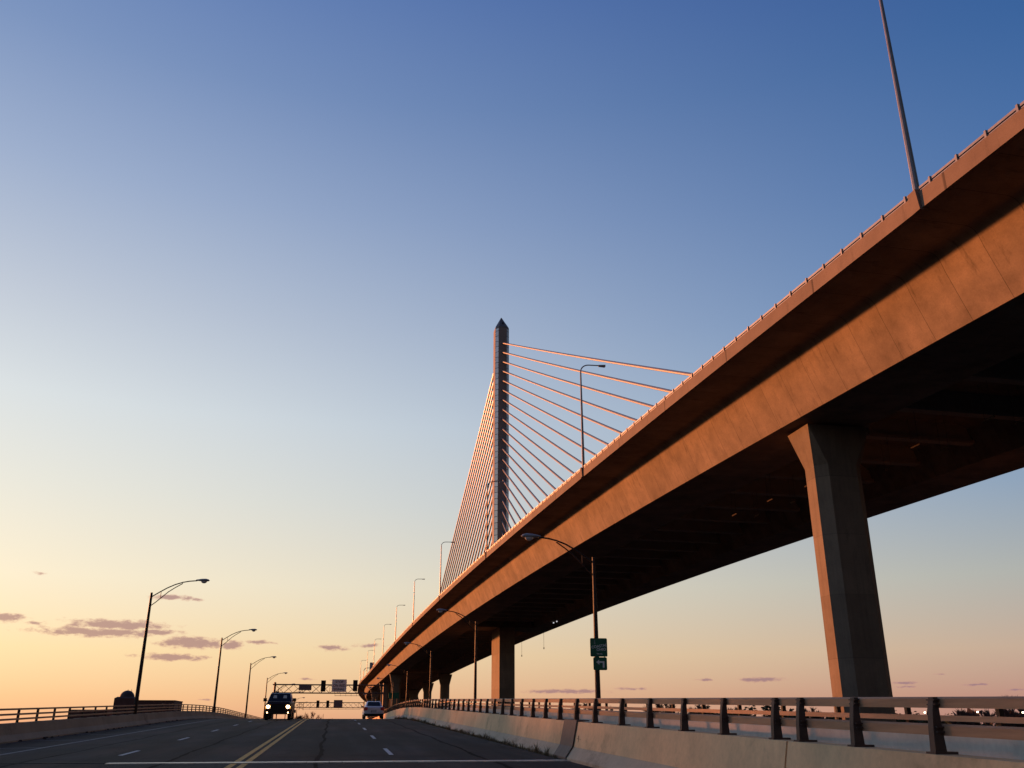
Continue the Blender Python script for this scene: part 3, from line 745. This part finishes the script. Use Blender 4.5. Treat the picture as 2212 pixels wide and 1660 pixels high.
# ---------------------------------------------------------------- gantries
def gantry(Y, x0, x1, z0, z1, label, leftpost=True, extra=False):
    t = thing('signal_gantry', label, 'gantry', (0, Y, 0))
    b = MB()
    for yy in (-.6, .6):
        for z in (z0, z1): b.tube([(x0-.35, yy, z), (x1, yy, z)], .085, 7)
    for z in (z0, z1):
        n = int((x1-x0)/1.5)
        for i in range(n+1):
            x = x0+i*(x1-x0)/n; b.tube([(x, -.6, z), (x, .6, z)], .03, 5)
    b.build('chord', M_gantry, t)
    b = MB(); n = max(2, int(round((x1-x0)/((z1-z0)*1.12)))); w = (x1-x0)/n
    for i in range(n):
        xa, xb = x0+i*w, x0+(i+1)*w
        for yy in (-.6, .6):
            b.tube([(xa, yy, z0), (xb, yy, z1)], .026, 5); b.tube([(xa, yy, z1), (xb, yy, z0)], .026, 5)
            if i % 3 == 0: b.tube([(xa, yy, z0), (xa, yy, z1)], .03, 5)
    b.build('lattice', M_gantry, t)
    for x in (x0, x1):
        zb = road(Y)-.3
        for yy in (-.6, .6):
            b = MB(); b.tube([(x, yy, zb), (x, yy, z1+.35)], .15, 8); b.build('post', M_gantry, t, True)
    b = MB()
    b.tube([(x0+ (2.2 if extra else (x1-x0)*.55), -.75, z0-.42), (x1-1.0, -.75, z0-.42)], .035, 6)
    n = 9
    for i in range(n):
        x = x0+(2.2 if extra else (x1-x0)*.55)+i*((x1-1.0)-(x0+(2.2 if extra else (x1-x0)*.55)))/(n-1)
        b.tube([(x, -.75, z0-.5), (x, -.7, z0)], .025, 5)
    b.build('walkway_rail', M_gantry, t)
    if extra:
        b = MB(); 
        for x in (x0+1.4, x0+2.5): b.tube([(x, -.8, z0-.7), (x, -.8, z1+.1)], .06, 6)
        for j in range(4): b.tube([(x0+1.4, -.8, z0-.2+j*.48), (x0+2.5, -.8, z0-.2+j*.48)], .035, 5)
        b.build('ladder', M_gantry, t)
    return t
gantry(165, -10.0, 8.4, 5.13, 6.47, 'lattice signal gantry spanning the road beyond the pickup, the nearer of the two')
gantry(270, -10.7, 8.4, 4.55, 5.91, 'farther lattice signal gantry low over the road beyond the crest', extra=True)
def signal(x, Y, z0, z1, w, label):
    t = thing('traffic_signal', label, 'traffic light', (x, Y-.9, z0), group='signals on the gantries')
    h = z1-z0
    b = MB(); b.box(-w/2, w/2, 0, .02, 0, h); b.build('backplate', M_black, t)
    b = MB(); b.box(-w*.27, w*.27, -.16, -.002, h*.08, h*.92); b.build('housing', M_black, t)
    for k in range(3):
        z = h*(.2+.3*k); b = MB(); n = 10; r = w*.2
        b.loft([[(r*math.cos(2*math.pi*j/n), -.162, z+r*math.sin(2*math.pi*j/n)) for j in range(n)], [(r*math.cos(2*math.pi*j/n)*.95, -.30, z+r*math.sin(2*math.pi*j/n)*.95) for j in range(n)]], cap=False)
        b.build('visor', M_black, t)
    return t
g1 = 165; zr1 = road(165)
signal(-1.93, g1, zr1+5.36, zr1+7.18, .80, 'black traffic signal on the near gantry, left of the stop sign board')
signal(3.45, g1, zr1+5.45, zr1+7.28, .78, 'black traffic signal on the near gantry, right of the stop sign board')
def flat_sign(name, x0, x1, Y, z0, z1, m, label, text=None):
    t = thing(name, label, 'sign', ((x0+x1)/2, Y-.95, z0)); w = x1-x0; h = z1-z0
    b = MB(); b.loft([[(-w/2, 0, 0), (w/2, 0, 0), (w/2, 0, h), (-w/2, 0, h)], [(-w/2, .05, 0), (w/2, .05, 0), (w/2, .05, h), (-w/2, .05, h)]]); b.build('board', m, t)
    b = MB(); b.box(-w/2-.04, w/2+.04, .055, .09, h*.25, h*.32); b.box(-w/2-.04, w/2+.04, .055, .09, h*.7, h*.77)
    for sx in (-.3, .3): b.box(sx*w-.03, sx*w+.03, .1, .25, -.1, h)
    b.build('bracket', M_post, t)
    if text:
        for i, s in enumerate(text):
            text_mesh('lettering', s, h*.27, M_letter, t, (0, -.008, h*(.79-.29*i)), bold=.008, extrude=.005)
    return t
flat_sign('stop_signal_sign', -.48, 1.97, g1, zr1+5.32, zr1+7.36, M_white, 'white board reading STOP ON RED SIGNAL on the near gantry', ['STOP', 'ON RED', 'SIGNAL'])
flat_sign('gantry_sign', -5.97, -3.88, g1, zr1+5.56, zr1+6.56, M_darksign, 'dark wide sign board on the left half of the near gantry')
g2 = 270; zr2 = road(270)
signal(-4.3, g2, zr2+5.7, zr2+7.5, .8, 'left black traffic signal on the far gantry')
signal(-1.6, g2, zr2+5.7, zr2+7.5, .8, 'black traffic signal beside the square sign board on the far gantry')
flat_sign('gantry_sign', .04, 2.41, g2, zr2+5.68, zr2+7.64, M_darksign, 'dark square sign board on the far gantry')
flat_sign('gantry_sign', -11.3, -10.05, g2-1, zr2+4.23, zr2+5.03, M_darksign, 'small dark box sign low on the left post of the far gantry')
# green guide sign beside the right rail beyond the sedan
Yg = 210; zg = road(Yg)
t = thing('guide_sign', 'dark green guide sign behind the right railing beyond the silver sedan', 'sign', (12.9, Yg, zg))
b = MB(); b.box(-1.15, 1.15, 0, .06, 5.9, 7.2); b.build('board', M_green, t)
b = MB()
for sx in (-.8, .8): b.tube([(sx, .15, -3), (sx, .15, 7.1)], .08, 6)
b.build('post', M_post, t)

# ---------------------------------------------------------------- vehicles
M_tyre = mat('tyre_rubber', (.012, .012, .012), .85, .2, 6)
M_rim = mat('wheel_rim', (.35, .35, .36), .35, .1, 6, metal=.7)
M_carglass = mat('vehicle_glass', (.022, .020, .024), .3, .2, 2, spec=.1)
M_tpaint = mat('pickup_paint_dark', (.030, .012, .010), .5, .1, 4, spec=.15)
M_twhite = mat('pickup_roof_silver', (.45, .44, .50), .35, .1, 4, metal=.3)
M_silver = mat('sedan_paint_silver', (.74, .72, .78), .4, .08, 3, metal=.2, spec=.4)
M_hl = mat('lit_headlight', (.9, .85, .7), .3, .05, 5, emit=(1, .74, .40), estr=12)
M_fog = mat('lit_fog_lamp', (.9, .85, .7), .3, .05, 5, emit=(1, .66, .32), estr=4)
M_amber = mat('amber_lens', (.5, .2, .03), .4, .1, 5, emit=(1, .42, .06), estr=.55)
M_tail = mat('red_tail_lamp', (.55, .02, .02), .3, .15, 5)
M_platew = mat('number_plate', (.45, .45, .48), .5, .1, 6)
M_skypatch = mat('pale_sky_patch', (.75, .68, .52), .9, .1, 5)  # tone of bright sky behind the cab, painted on the windscreen
def wheel(parent, x, y, r, w):
    o = bpy.data.objects.new('wheel', None); COL.objects.link(o); o.parent = parent; o.location = (x, y, r); o.empty_display_size = .1
    b = MB(); n = 22
    ring = lambda xx, rr: [(xx, rr*math.cos(2*math.pi*j/n), rr*math.sin(2*math.pi*j/n)) for j in range(n)]
    b.loft([ring(-w/2, r*.62), ring(-w/2, r*.93), ring(-w*.38, r), ring(w*.38, r), ring(w/2, r*.93), ring(w/2, r*.62)]); b.build('tyre', M_tyre, o)
    b = MB(); s = 1 if x > 0 else -1
    b.loft([ring(s*(w/2+.002), r*.60), ring(s*(w/2-.04), r*.3), ring(s*(w/2+.012), r*.12)]); b.build('rim', M_rim, o)
    return o
def shell(sections, m, name, parent, smooth=True):
    """sections: (y, [(halfwidth, z) bottom..top]) mirrored closed rings"""
    rings = []
    for y, pr in sections:
        rings.append([(w, y, z) for w, z in pr]+[(-w, y, z) for w, z in reversed(pr)])
    b = MB(); b.loft(rings); return b.build(name, m, parent, smooth)
# pickup, front towards the viewer (front at -y)
def pickup():
    t = thing('pickup_truck', 'dark pickup truck with lit headlights driving towards the viewer in the left lane', 'truck', (-4.17, 75, road(75)), 0)
    t.rotation_euler = (math.atan(.02), 0, 0)
    S = lambda y, w, zb, zt, ins=.06: (y, [(w-.06, zb), (w, zb+.12), (w, zt-.25), (w-.03, zt-.08), (w-ins-.08, zt)])
    shell([S(-.05, .86, .52, 1.16), S(.04, .93, .48, 1.24), S(.25, .97, .45, 1.27), S(1.2, 1.0, .45, 1.30), S(1.6, 1.0, .45, 1.32), S(5.6, 1.0, .5, 1.36), S(5.75, .98, .55, 1.34)], M_tpaint, 'body', t)
    shell([(1.38, [(.93, 1.24), (.92, 1.29), (.91, 1.31), (.86, 1.315)]), (1.6, [(.94, 1.25), (.90, 1.44), (.89, 1.46), (.84, 1.475)]), (2.2, [(.95, 1.26), (.79, 1.85), (.77, 1.88), (.72, 1.905)]), (2.45, [(.95, 1.26), (.79, 1.90), (.74, 1.96), (.64, 1.985)]),
           (4.0, [(.95, 1.26), (.79, 1.90), (.74, 1.96), (.64, 1.985)]), (4.25, [(.95, 1.26), (.82, 1.80), (.78, 1.85), (.70, 1.88)]), (4.32, [(.94, 1.26), (.86, 1.50), (.84, 1.55), (.8, 1.56)])], M_twhite, 'cab', t)
    b = MB(); q = [(-.88, 1.38, 1.33), (.88, 1.38, 1.33), (.74, 2.2, 1.925), (-.74, 2.2, 1.925)]
    nn = Vector((0, -.6, .8))*.02
    b.loft([[Vector(v)+nn for v in q], [Vector(v)+nn*2.2 for v in q]]); ws = b.build('windscreen', M_carglass, t)
    b = MB()
    for hx in (-.38, .38): 
        for k in range(1): b.loft([[(hx-.14, 1.70, 1.56), (hx+.14, 1.70, 1.56), (hx+.12, 2.0, 1.778), (hx-.12, 2.0, 1.778)], [(hx-.14, 1.66, 1.60), (hx+.14, 1.66, 1.60), (hx+.12, 1.96, 1.818), (hx-.12, 1.96, 1.818)]])
    b.build('cab_sky_patch', M_skypatch, ws)  # pale patches on opaque glass, painting in sky seen through the cab
    b = MB(); b.loft([[(-.88, .1, 1.24), (.88, .1, 1.24), (.9, 1.34, 1.31), (-.9, 1.34, 1.31)], [(-.80, .16, 1.32), (.80, .16, 1.32), (.80, 1.30, 1.36), (-.80, 1.30, 1.36)]])
    b.build('bonnet', M_tpaint, t)
    b = MB(); b.box(-.57, .57, -.085, -.052, .66, 1.12)
    for k in range(3): b.box(-.55, .55, -.105, -.087, .72+.12*k, .75+.12*k)
    b.build('grille', M_black, t)
    b = MB(); b.loft([[(-.95, -.02, .42), (.95, -.02, .42), (.95, .3, .42), (-.95, .3, .42)], [(-.93, -.16, .46), (.93, -.16, .46), (.93, .3, .46), (-.93, .3, .46)], [(-.93, -.16, .64), (.93, -.16, .64), (.93, .3, .64), (-.93, .3, .64)]]); b.build('bumper', M_black, t)
    for s in (-1, 1):
        b = MB(); n = 12; xc = s*.74
        b.loft([[(xc+.135*math.cos(2*math.pi*j/n), -.09, .97+.115*math.sin(2*math.pi*j/n)) for j in range(n)], [(xc+.135*math.cos(2*math.pi*j/n), -.03, .97+.115*math.sin(2*math.pi*j/n)) for j in range(n)]]); hl = b.build('headlight', M_hl, t)
        b = MB(); x0_, x1_ = sorted((s*.60, s*.52)); b.box(x0_, x1_, -.075, -.03, .90, 1.10); b.box(*sorted((s*.94, s*.87)), -.03, .05, .82, 1.02); b.build('amber_lens', M_amber, hl)
        b = MB(); b.loft([[(s*.78+.045*math.cos(2*math.pi*j/n), -.19, .55+.065*math.sin(2*math.pi*j/n)) for j in range(n)], [(s*.78+.045*math.cos(2*math.pi*j/n), -.155, .55+.065*math.sin(2*math.pi*j/n)) for j in range(n)]]); b.build('fog_lamp', M_fog, t)
        b = MB(); b.box(s*1.12-.13, s*1.12+.13, 1.52, 1.64, 1.35, 1.60); b.box(min(s*.92, s*1.02), max(s*.92, s*1.02), 1.56, 1.6, 1.38, 1.43); b.build('wing_mirror', M_black, t)
        for y in (.95, 4.55): wheel(t, s*.86, y, .40, .27)
    b = MB(); b.loft([[(-.12+.13*math.cos(2*math.pi*j/10)-.2, 3.0+.13*math.sin(2*math.pi*j/10), 1.97) for j in range(10)], [(-.12+.11*math.cos(2*math.pi*j/10)-.2, 3.0+.11*math.sin(2*math.pi*j/10), 2.13) for j in range(10)]]); b.build('roof_beacon', M_black, t)
    return t
pickup()
def sedan():
    t = thing('sedan', 'silver sedan driving away beside the right barrier at the crest', 'car', (3.62, 86.6, road(86.6)))
    t.rotation_euler = (math.atan(.012), 0, 0)
    S = lambda y, w, zb, zt: (y, [(w-.1, zb), (w, zb+.14), (w+.0, zt-.28), (w-.03, zt-.12), (w-.12, zt-.02), (w-.3, zt)])
    shell([S(-.02, .78, .42, .96), S(.06, .88, .30, 1.04), S(.3, .91, .25, 1.07), S(.9, .92, .22, 1.08), S(2.5, .92, .22, 1.0), S(3.6, .91, .22, .97), S(4.4, .86, .28, .85), S(4.6, .74, .36, .74)], M_silver, 'body', t)
    shell([(.60, [(.74, 1.0), (.72, 1.04), (.69, 1.05), (.62, 1.055)]), (.66, [(.76, 1.0), (.72, 1.07), (.69, 1.085), (.62, 1.09)]), (1.22, [(.84, 1.0), (.62, 1.39), (.58, 1.42), (.50, 1.43)]), (1.32, [(.84, 1.0), (.63, 1.43), (.58, 1.465), (.48, 1.475)]), (1.6, [(.84, 1.0), (.63, 1.45), (.58, 1.495), (.46, 1.515)]),
           (2.5, [(.84, .98), (.64, 1.43), (.59, 1.47), (.48, 1.49)]), (3.3, [(.82, .95), (.74, 1.08), (.71, 1.1), (.6, 1.11)]), (3.5, [(.8, .93), (.78, .97), (.74, .985), (.65, .99)])], M_silver, 'cabin', t)
    b = MB(); q = [(-.60, .66, 1.10), (.60, .66, 1.10), (.50, 1.22, 1.44), (-.50, 1.22, 1.44)]; nn = Vector((0, -.5, .86))*.012
    b.loft([[Vector(v)+nn for v in q], [Vector(v)+nn*2.4 for v in q]]); b.build('rear_window', M_carglass, t)
    b = MB(); b.loft([[(-.80, -.06, .26), (.80, -.06, .26), (.86, .35, .26), (-.86, .35, .26)], [(-.84, -.09, .44), (.84, -.09, .44), (.88, .35, .44), (-.88, .35, .44)]]); b.build('rear_bumper', M_black, t)
    b = MB(); b.box(-.62, .62, -.035, -.0, .78, .785); b.build('boot_seam', M_black, t)
    b = MB(); b.box(-.22, .22, -.045, -.022, .56, .68); b.build('licence_plate', M_platew, t)
    b = MB(); b.box(-.27, -.225, -.04, -.02, .54, .72); b.box(-.27, .27, -.04, -.02, .7, .72); b.build('plate_recess', M_black, t)
    for s in (-1, 1):
        b = MB(); b.loft([[(s*.90, -.05, .70), (s*.60, -.08, .74), (s*.56, -.06, .97), (s*.90, -.0, 1.02)], [(s*.935, .22, .72), (s*.6, .05, .76), (s*.6, .06, .97), (s*.935, .28, 1.02)]]); b.build('tail_light', M_tail, t)
        b = MB(); b.box(s*1.0-.09, s*1.0+.09, 2.75, 2.85, 1.0, 1.12); b.box(min(s*.8, s*.93), max(s*.8, s*.93), 2.78, 2.82, 1.02, 1.06); b.build('wing_mirror', M_black, t)
        for y in (.95, 3.7): wheel(t, s*.80, y, .32, .21)
    b = MB(); b.tube([(0, 1.5, 1.51), (0, 1.3, 1.56)], .02, 5); b.build('aerial', M_black, t)
sedan()

# ---------------------------------------------------------------- domed building far left
D0 = 430
bx = lambda azd, y=D0: y*math.tan(R(azd))
t = thing('domed_building', 'dark building with a round dome and long flat wings behind the left railing', 'building', (bx(-11), D0*math.cos(R(11)), -15))
ox, oy = t.location.x, t.location.y
def P(az): return math.tan(R(az))*oy-ox
b = MB(); b.box(P(-11.9), P(-8.95), 0, 22, 0, 24.55); b.build('main_block', M_brick, t)
b = MB(); b.box(P(-14.4), P(-12.62), 1.5, 20, 0, 21.1); b.build('low_wing', M_brick, t)
b = MB(); xt0, xt1 = P(-12.1), P(-11.05)
b.box(xt0, xt1, -1.2, 8, 0, 25.6); b.loft([[(xt0+.0, -1.2, 25.603), (xt1, -1.2, 25.603), (xt1, 8, 25.603), (xt0, 8, 25.603)], [(xt0+1, -.2, 26.2), (xt1-1, -.2, 26.2), (xt1-1, 7, 26.2), (xt0+1, 7, 26.2)]])
tw = b.build('tower', M_brick, t)
xm = (xt0+xt1)/2+.0; n = 20; rings = []
for k in range(9):
    u = R(-12+k*12.6); rings.append([(xm+3.05*math.cos(u)*math.cos(2*math.pi*j/n), 3.4+3.05*math.cos(u)*math.sin(2*math.pi*j/n), 25.9+2.95*math.sin(u)) for j in range(n)])
b = MB(); b.loft(rings); b.tube([(xm, 3.4, 28.7), (xm, 3.4, 29.2)], .12, 6); b.build('dome', M_dome, tw, True)
for row, zz in enumerate((3, 7, 11, 15, 19, 22.3)):
    for i in range(14):
        x = P(-11.0)+1.0+i*1.15*1.0
        if x > P(-8.95)-.6: break
        if row < 4 and i % 2: continue
        b = MB(); b.box(x, x+.5, -.06, .1, zz, zz+.9); b.build('window', M_winglow, t)
b = MB(); b.box(P(-11.9)-.2, P(-8.95)+.2, -.25, 22.2, 24.553, 24.9); b.build('cornice', M_brick, t)
tm = thing('radio_mast', 'thin radio mast barely visible behind the dome', 'mast', (math.tan(R(-11.3))*520, 520, -15))
b = MB(); b.tube([(0, 0, 0), (0, 0, 32.6)], [.2, .08], 5); b.tube([(-.6, 0, 31.6), (.6, 0, 31.6)], .07, 4); b.tube([(-.4, 0, 30.9), (.4, 0, 30.9)], .07, 4); b.build('mast', M_gantry, tm)

# ---------------------------------------------------------------- trees
def tree_mesh(seedv, h, leafy, spread=.42):
    rg = random.Random(seedv); tb = MB(); tips = []
    def branch(p, d, l, r, lv):
        q = p+d*l; m = p.lerp(q, .5)+Vector((rg.uniform(-1, 1), rg.uniform(-1, 1), 0))*l*.06
        tb.tube([p, m, q], [r, r*.8, r*.6], 5 if lv < 2 else 3, cap=False)
        if lv >= 2: tips.append((q, d)); tips.append((m, d))
        if lv >= 5: return
        for _ in range(3 if lv < 3 else 2):
            dd = (d+Vector((rg.uniform(-1, 1), rg.uniform(-1, 1), rg.uniform(-.25, .75)))*.8).normalized()
            branch(q if rg.random() < .7 else m, dd, l*rg.uniform(.62, .82), r*.58, lv+1)
    branch(Vector((0, 0, 0)), Vector((0, 0, 1)), h*.28, h*.018, 0)
    cb = MB()
    for p, d in tips:
        for _ in range(6 if leafy else 9):
            if leafy:
                c = p+Vector((rg.gauss(0, 1), rg.gauss(0, 1), rg.gauss(0, .7)))*h*.035; s = h*rg.uniform(.014, .030)
                a = Vector((rg.uniform(-1, 1), rg.uniform(-1, 1), rg.uniform(-1, 1))).normalized(); e_ = a.cross(Vector((.3, .2, 1))).normalized(); f_ = a.cross(e_)
                cb.add([c-e_*s, c-f_*s*.6, c+e_*s, c+f_*s*.6], [(0, 1, 2, 3)])
            else:
                dd = (d+Vector((rg.uniform(-1, 1), rg.uniform(-1, 1), rg.uniform(-.2, 1)))*.9).normalized(); l = h*rg.uniform(.04, .09); s = h*.0055
                e_ = dd.cross(Vector((.3, .2, .1))).normalized()*s
                cb.add([p-e_, p+e_, p+dd*l], [(0, 1, 2)])
    return tb, cb
def make_tree(seedv, h, leafy, label, group):
    t = thing('tree', label, 'tree', group=group); tb, cb = tree_mesh(seedv, h, leafy)
    tb.build('trunk', M_bark, t); cb.build('crown', M_leafg if leafy else M_leafb, t); return t
def topz(t): return 0
kinds = [(make_tree(21, 17, True, '', ''), 'green'), (make_tree(22, 17, True, '', ''), 'green'), (make_tree(23, 18, False, '', ''), 'bare'), (make_tree(24, 16, False, '', ''), 'bare')]
rg = random.Random(9)
used = [False]*4
def put(k, az, d, sc, label, group, wide=1.0):
    if used[k]: o = dup(kinds[k][0])
    else: o = kinds[k][0]; used[k] = True
    o.location = (d*math.sin(R(az)), d*math.cos(R(az)), -15); o.rotation_euler = (0, 0, rg.uniform(0, 6)); o.scale = (sc*wide, sc*wide, sc)
    o['label'] = label; o['group'] = group; return o
for i in range(62):
    az = 12.0+i*.57+rg.uniform(-.3, .3); k = rg.choice([0, 1, 2, 3, 1, 2]); d = rg.uniform(335, 400)/max(.75, math.cos(R(az*.55)))
    sc = rg.uniform(1.08, 1.45)
    put(k, az, d, sc, 'bushy green tree in the distant row seen through the right railing' if k < 2 else 'bare grey-brown tree in the distant row seen through the right railing',
        'green trees beyond the right railing' if k < 2 else 'bare trees beyond the right railing', 1.35)
for i, az in enumerate((-18.6, -17.7, -16.7, -16.0, -15.3, -14.7)):
    put([2, 3, 2, 3, 2, 3][i], az, 330+10*i, .92 if i < 4 else .82, 'bare dark tree behind the left railing, left of the domed building', 'bare trees left of the domed building', 1.3)
put(3, -2.05, 425, 1.42, 'large bare tree beside the road just beyond the crest, right of the pickup', 'bare trees beyond the crest', 1.2)
put(2, -1.60, 432, 1.22, 'smaller bare tree standing right of the large one beyond the crest', 'bare trees beyond the crest', 1.0)
put(3, -.2, 560, .9, 'tiny bare tree above the middle of the road crest', 'bare trees beyond the crest')
put(0, 2.2, 420, .95, 'dark bushy tree low beside the left rear wheel of the silver sedan', 'green trees beyond the crest', 1.3)
# far-off wood
b = MB(); rg2 = random.Random(17)
for i in range(2600):
    az = rg2.uniform(8, 48); d = rg2.uniform(520, 620); h = 20.0+1.4*math.sin(az*2.1)+1.2*math.sin(az*5.3+1)+rg2.uniform(-1.2, 1.2)
    x, y = d*math.sin(R(az)), d*math.cos(R(az)); s = rg2.uniform(1.2, 3.0)
    z = -15+rg2.uniform(.25, 1)*h-s*.5
    pts = [Vector((x, y, z))+Vector((rg2.gauss(0, 1), rg2.gauss(0, 1), rg2.gauss(0, 1)))*s*.7 for _ in range(4)]
    b.add(pts, [(0, 1, 2), (0, 2, 3), (0, 3, 1), (1, 3, 2)])
o = struct(b.build('far_wood', M_leafb), 'stuff'); o['label'] = 'dark far-off wood along the horizon behind the right railing'
b = MB(); rg2 = random.Random(18)  # unseen wood, added to keep the low sun off the roadway
for i in range(11000):
    y = rg2.uniform(-80, 244); x = -92+rg2.uniform(-6, 6); h = 33.3+.9*math.sin(y*.11)+.7*math.sin(y*.31); q_ = rg2.uniform(1.0, 2.2)
    z = -15+rg2.uniform(0, 1)*(h-q_*.5)
    pts = [Vector((x, y, z))+Vector((rg2.gauss(0, 1), rg2.gauss(0, 1), rg2.gauss(0, .6)))*q_*.9 for _ in range(4)]
    b.add(pts, [(0, 1, 2), (0, 2, 3), (0, 3, 1), (1, 3, 2)])
o = struct(b.build('added_shade_wood', M_leafb), 'stuff'); o['label'] = 'dense wood added out of view on the sunset side to shade the roadway'
# lit lamps far behind the right railing
for i, (px, py) in enumerate(((1998, 1541), (2112, 1540), (2210, 1541))):
    az, e_ = pix_dir(px, py); az = math.degrees(az); d = 300; x, y = d*math.sin(R(az)), d*math.cos(R(az)); z = d*e_
    t = thing('yard_lamp', '%s of three small lit lamps in the trees beyond the right railing' % ['leftmost', 'middle', 'rightmost'][i], 'lamp', (x, y, -15), group='lit yard lamps beyond the railing')
    b = MB(); b.tube([(0, 0, 0), (0, 0, z+15)], .07, 6); b.build('pole', M_brownpost, t)
    b = MB(); b.box(-.17, .17, -.17, .17, z+15.003, z+15.35); b.build('lamp_head', bpy.data.materials.get('yard_lamp_glow') or mat('yard_lamp_glow', (.9, .8, .6), .4, .1, 4, emit=(1, .82, .5), estr=6), t)
# pendants under the overhead bridge
for i, (px, py, ln) in enumerate(((1131, 1385, 3.7), (1179, 1366, 3.7))):
    a_, e_ = pix_dir(px, py-6); yb = 250.
    for _ in range(30): yb = (at(yb, 33.0).x)/math.tan(a_)
    p = at(yb, 32.6, -4.46)
    t = thing('pendant_light', ['navigation pendant hanging under the bridge beside the pylon pier', 'navigation pendant hanging under the bridge, farther from the pylon pier'][i], 'light', tuple(p), group='navigation pendants under the bridge')
    b = MB(); b.tube([(0, 0, 0), (0, 0, -ln)], .035, 5); b.build('cable', M_post, t)
    b = MB(); b.loft([[(.11*math.cos(2*math.pi*j/8), .11*math.sin(2*math.pi*j/8), -ln) for j in range(8)], [(.14*math.cos(2*math.pi*j/8), .14*math.sin(2*math.pi*j/8), -ln-.5) for j in range(8)]]); b.build('lamp', M_post, t)
# slim signal poles seen over the crest
for i, (x, Y, h) in enumerate(((-2.4-.0, 330, 5.2), (-.2, 380, 4.8))):
    t = thing('sign_pole', ['thin pole rising over the road crest left of centre', 'thin short pole rising over the road crest near the centre'][i], 'pole', (x if i else -3.2, Y, road(Y)))
    b = MB(); b.tube([(0, 0, -.5), (0, 0, h)], .07, 6); b.build('pole', M_gantry, t); b = MB(); b.box(-.25, .25, -.05, .05, h*.2, h*.36); b.build('cabinet', M_black, t)
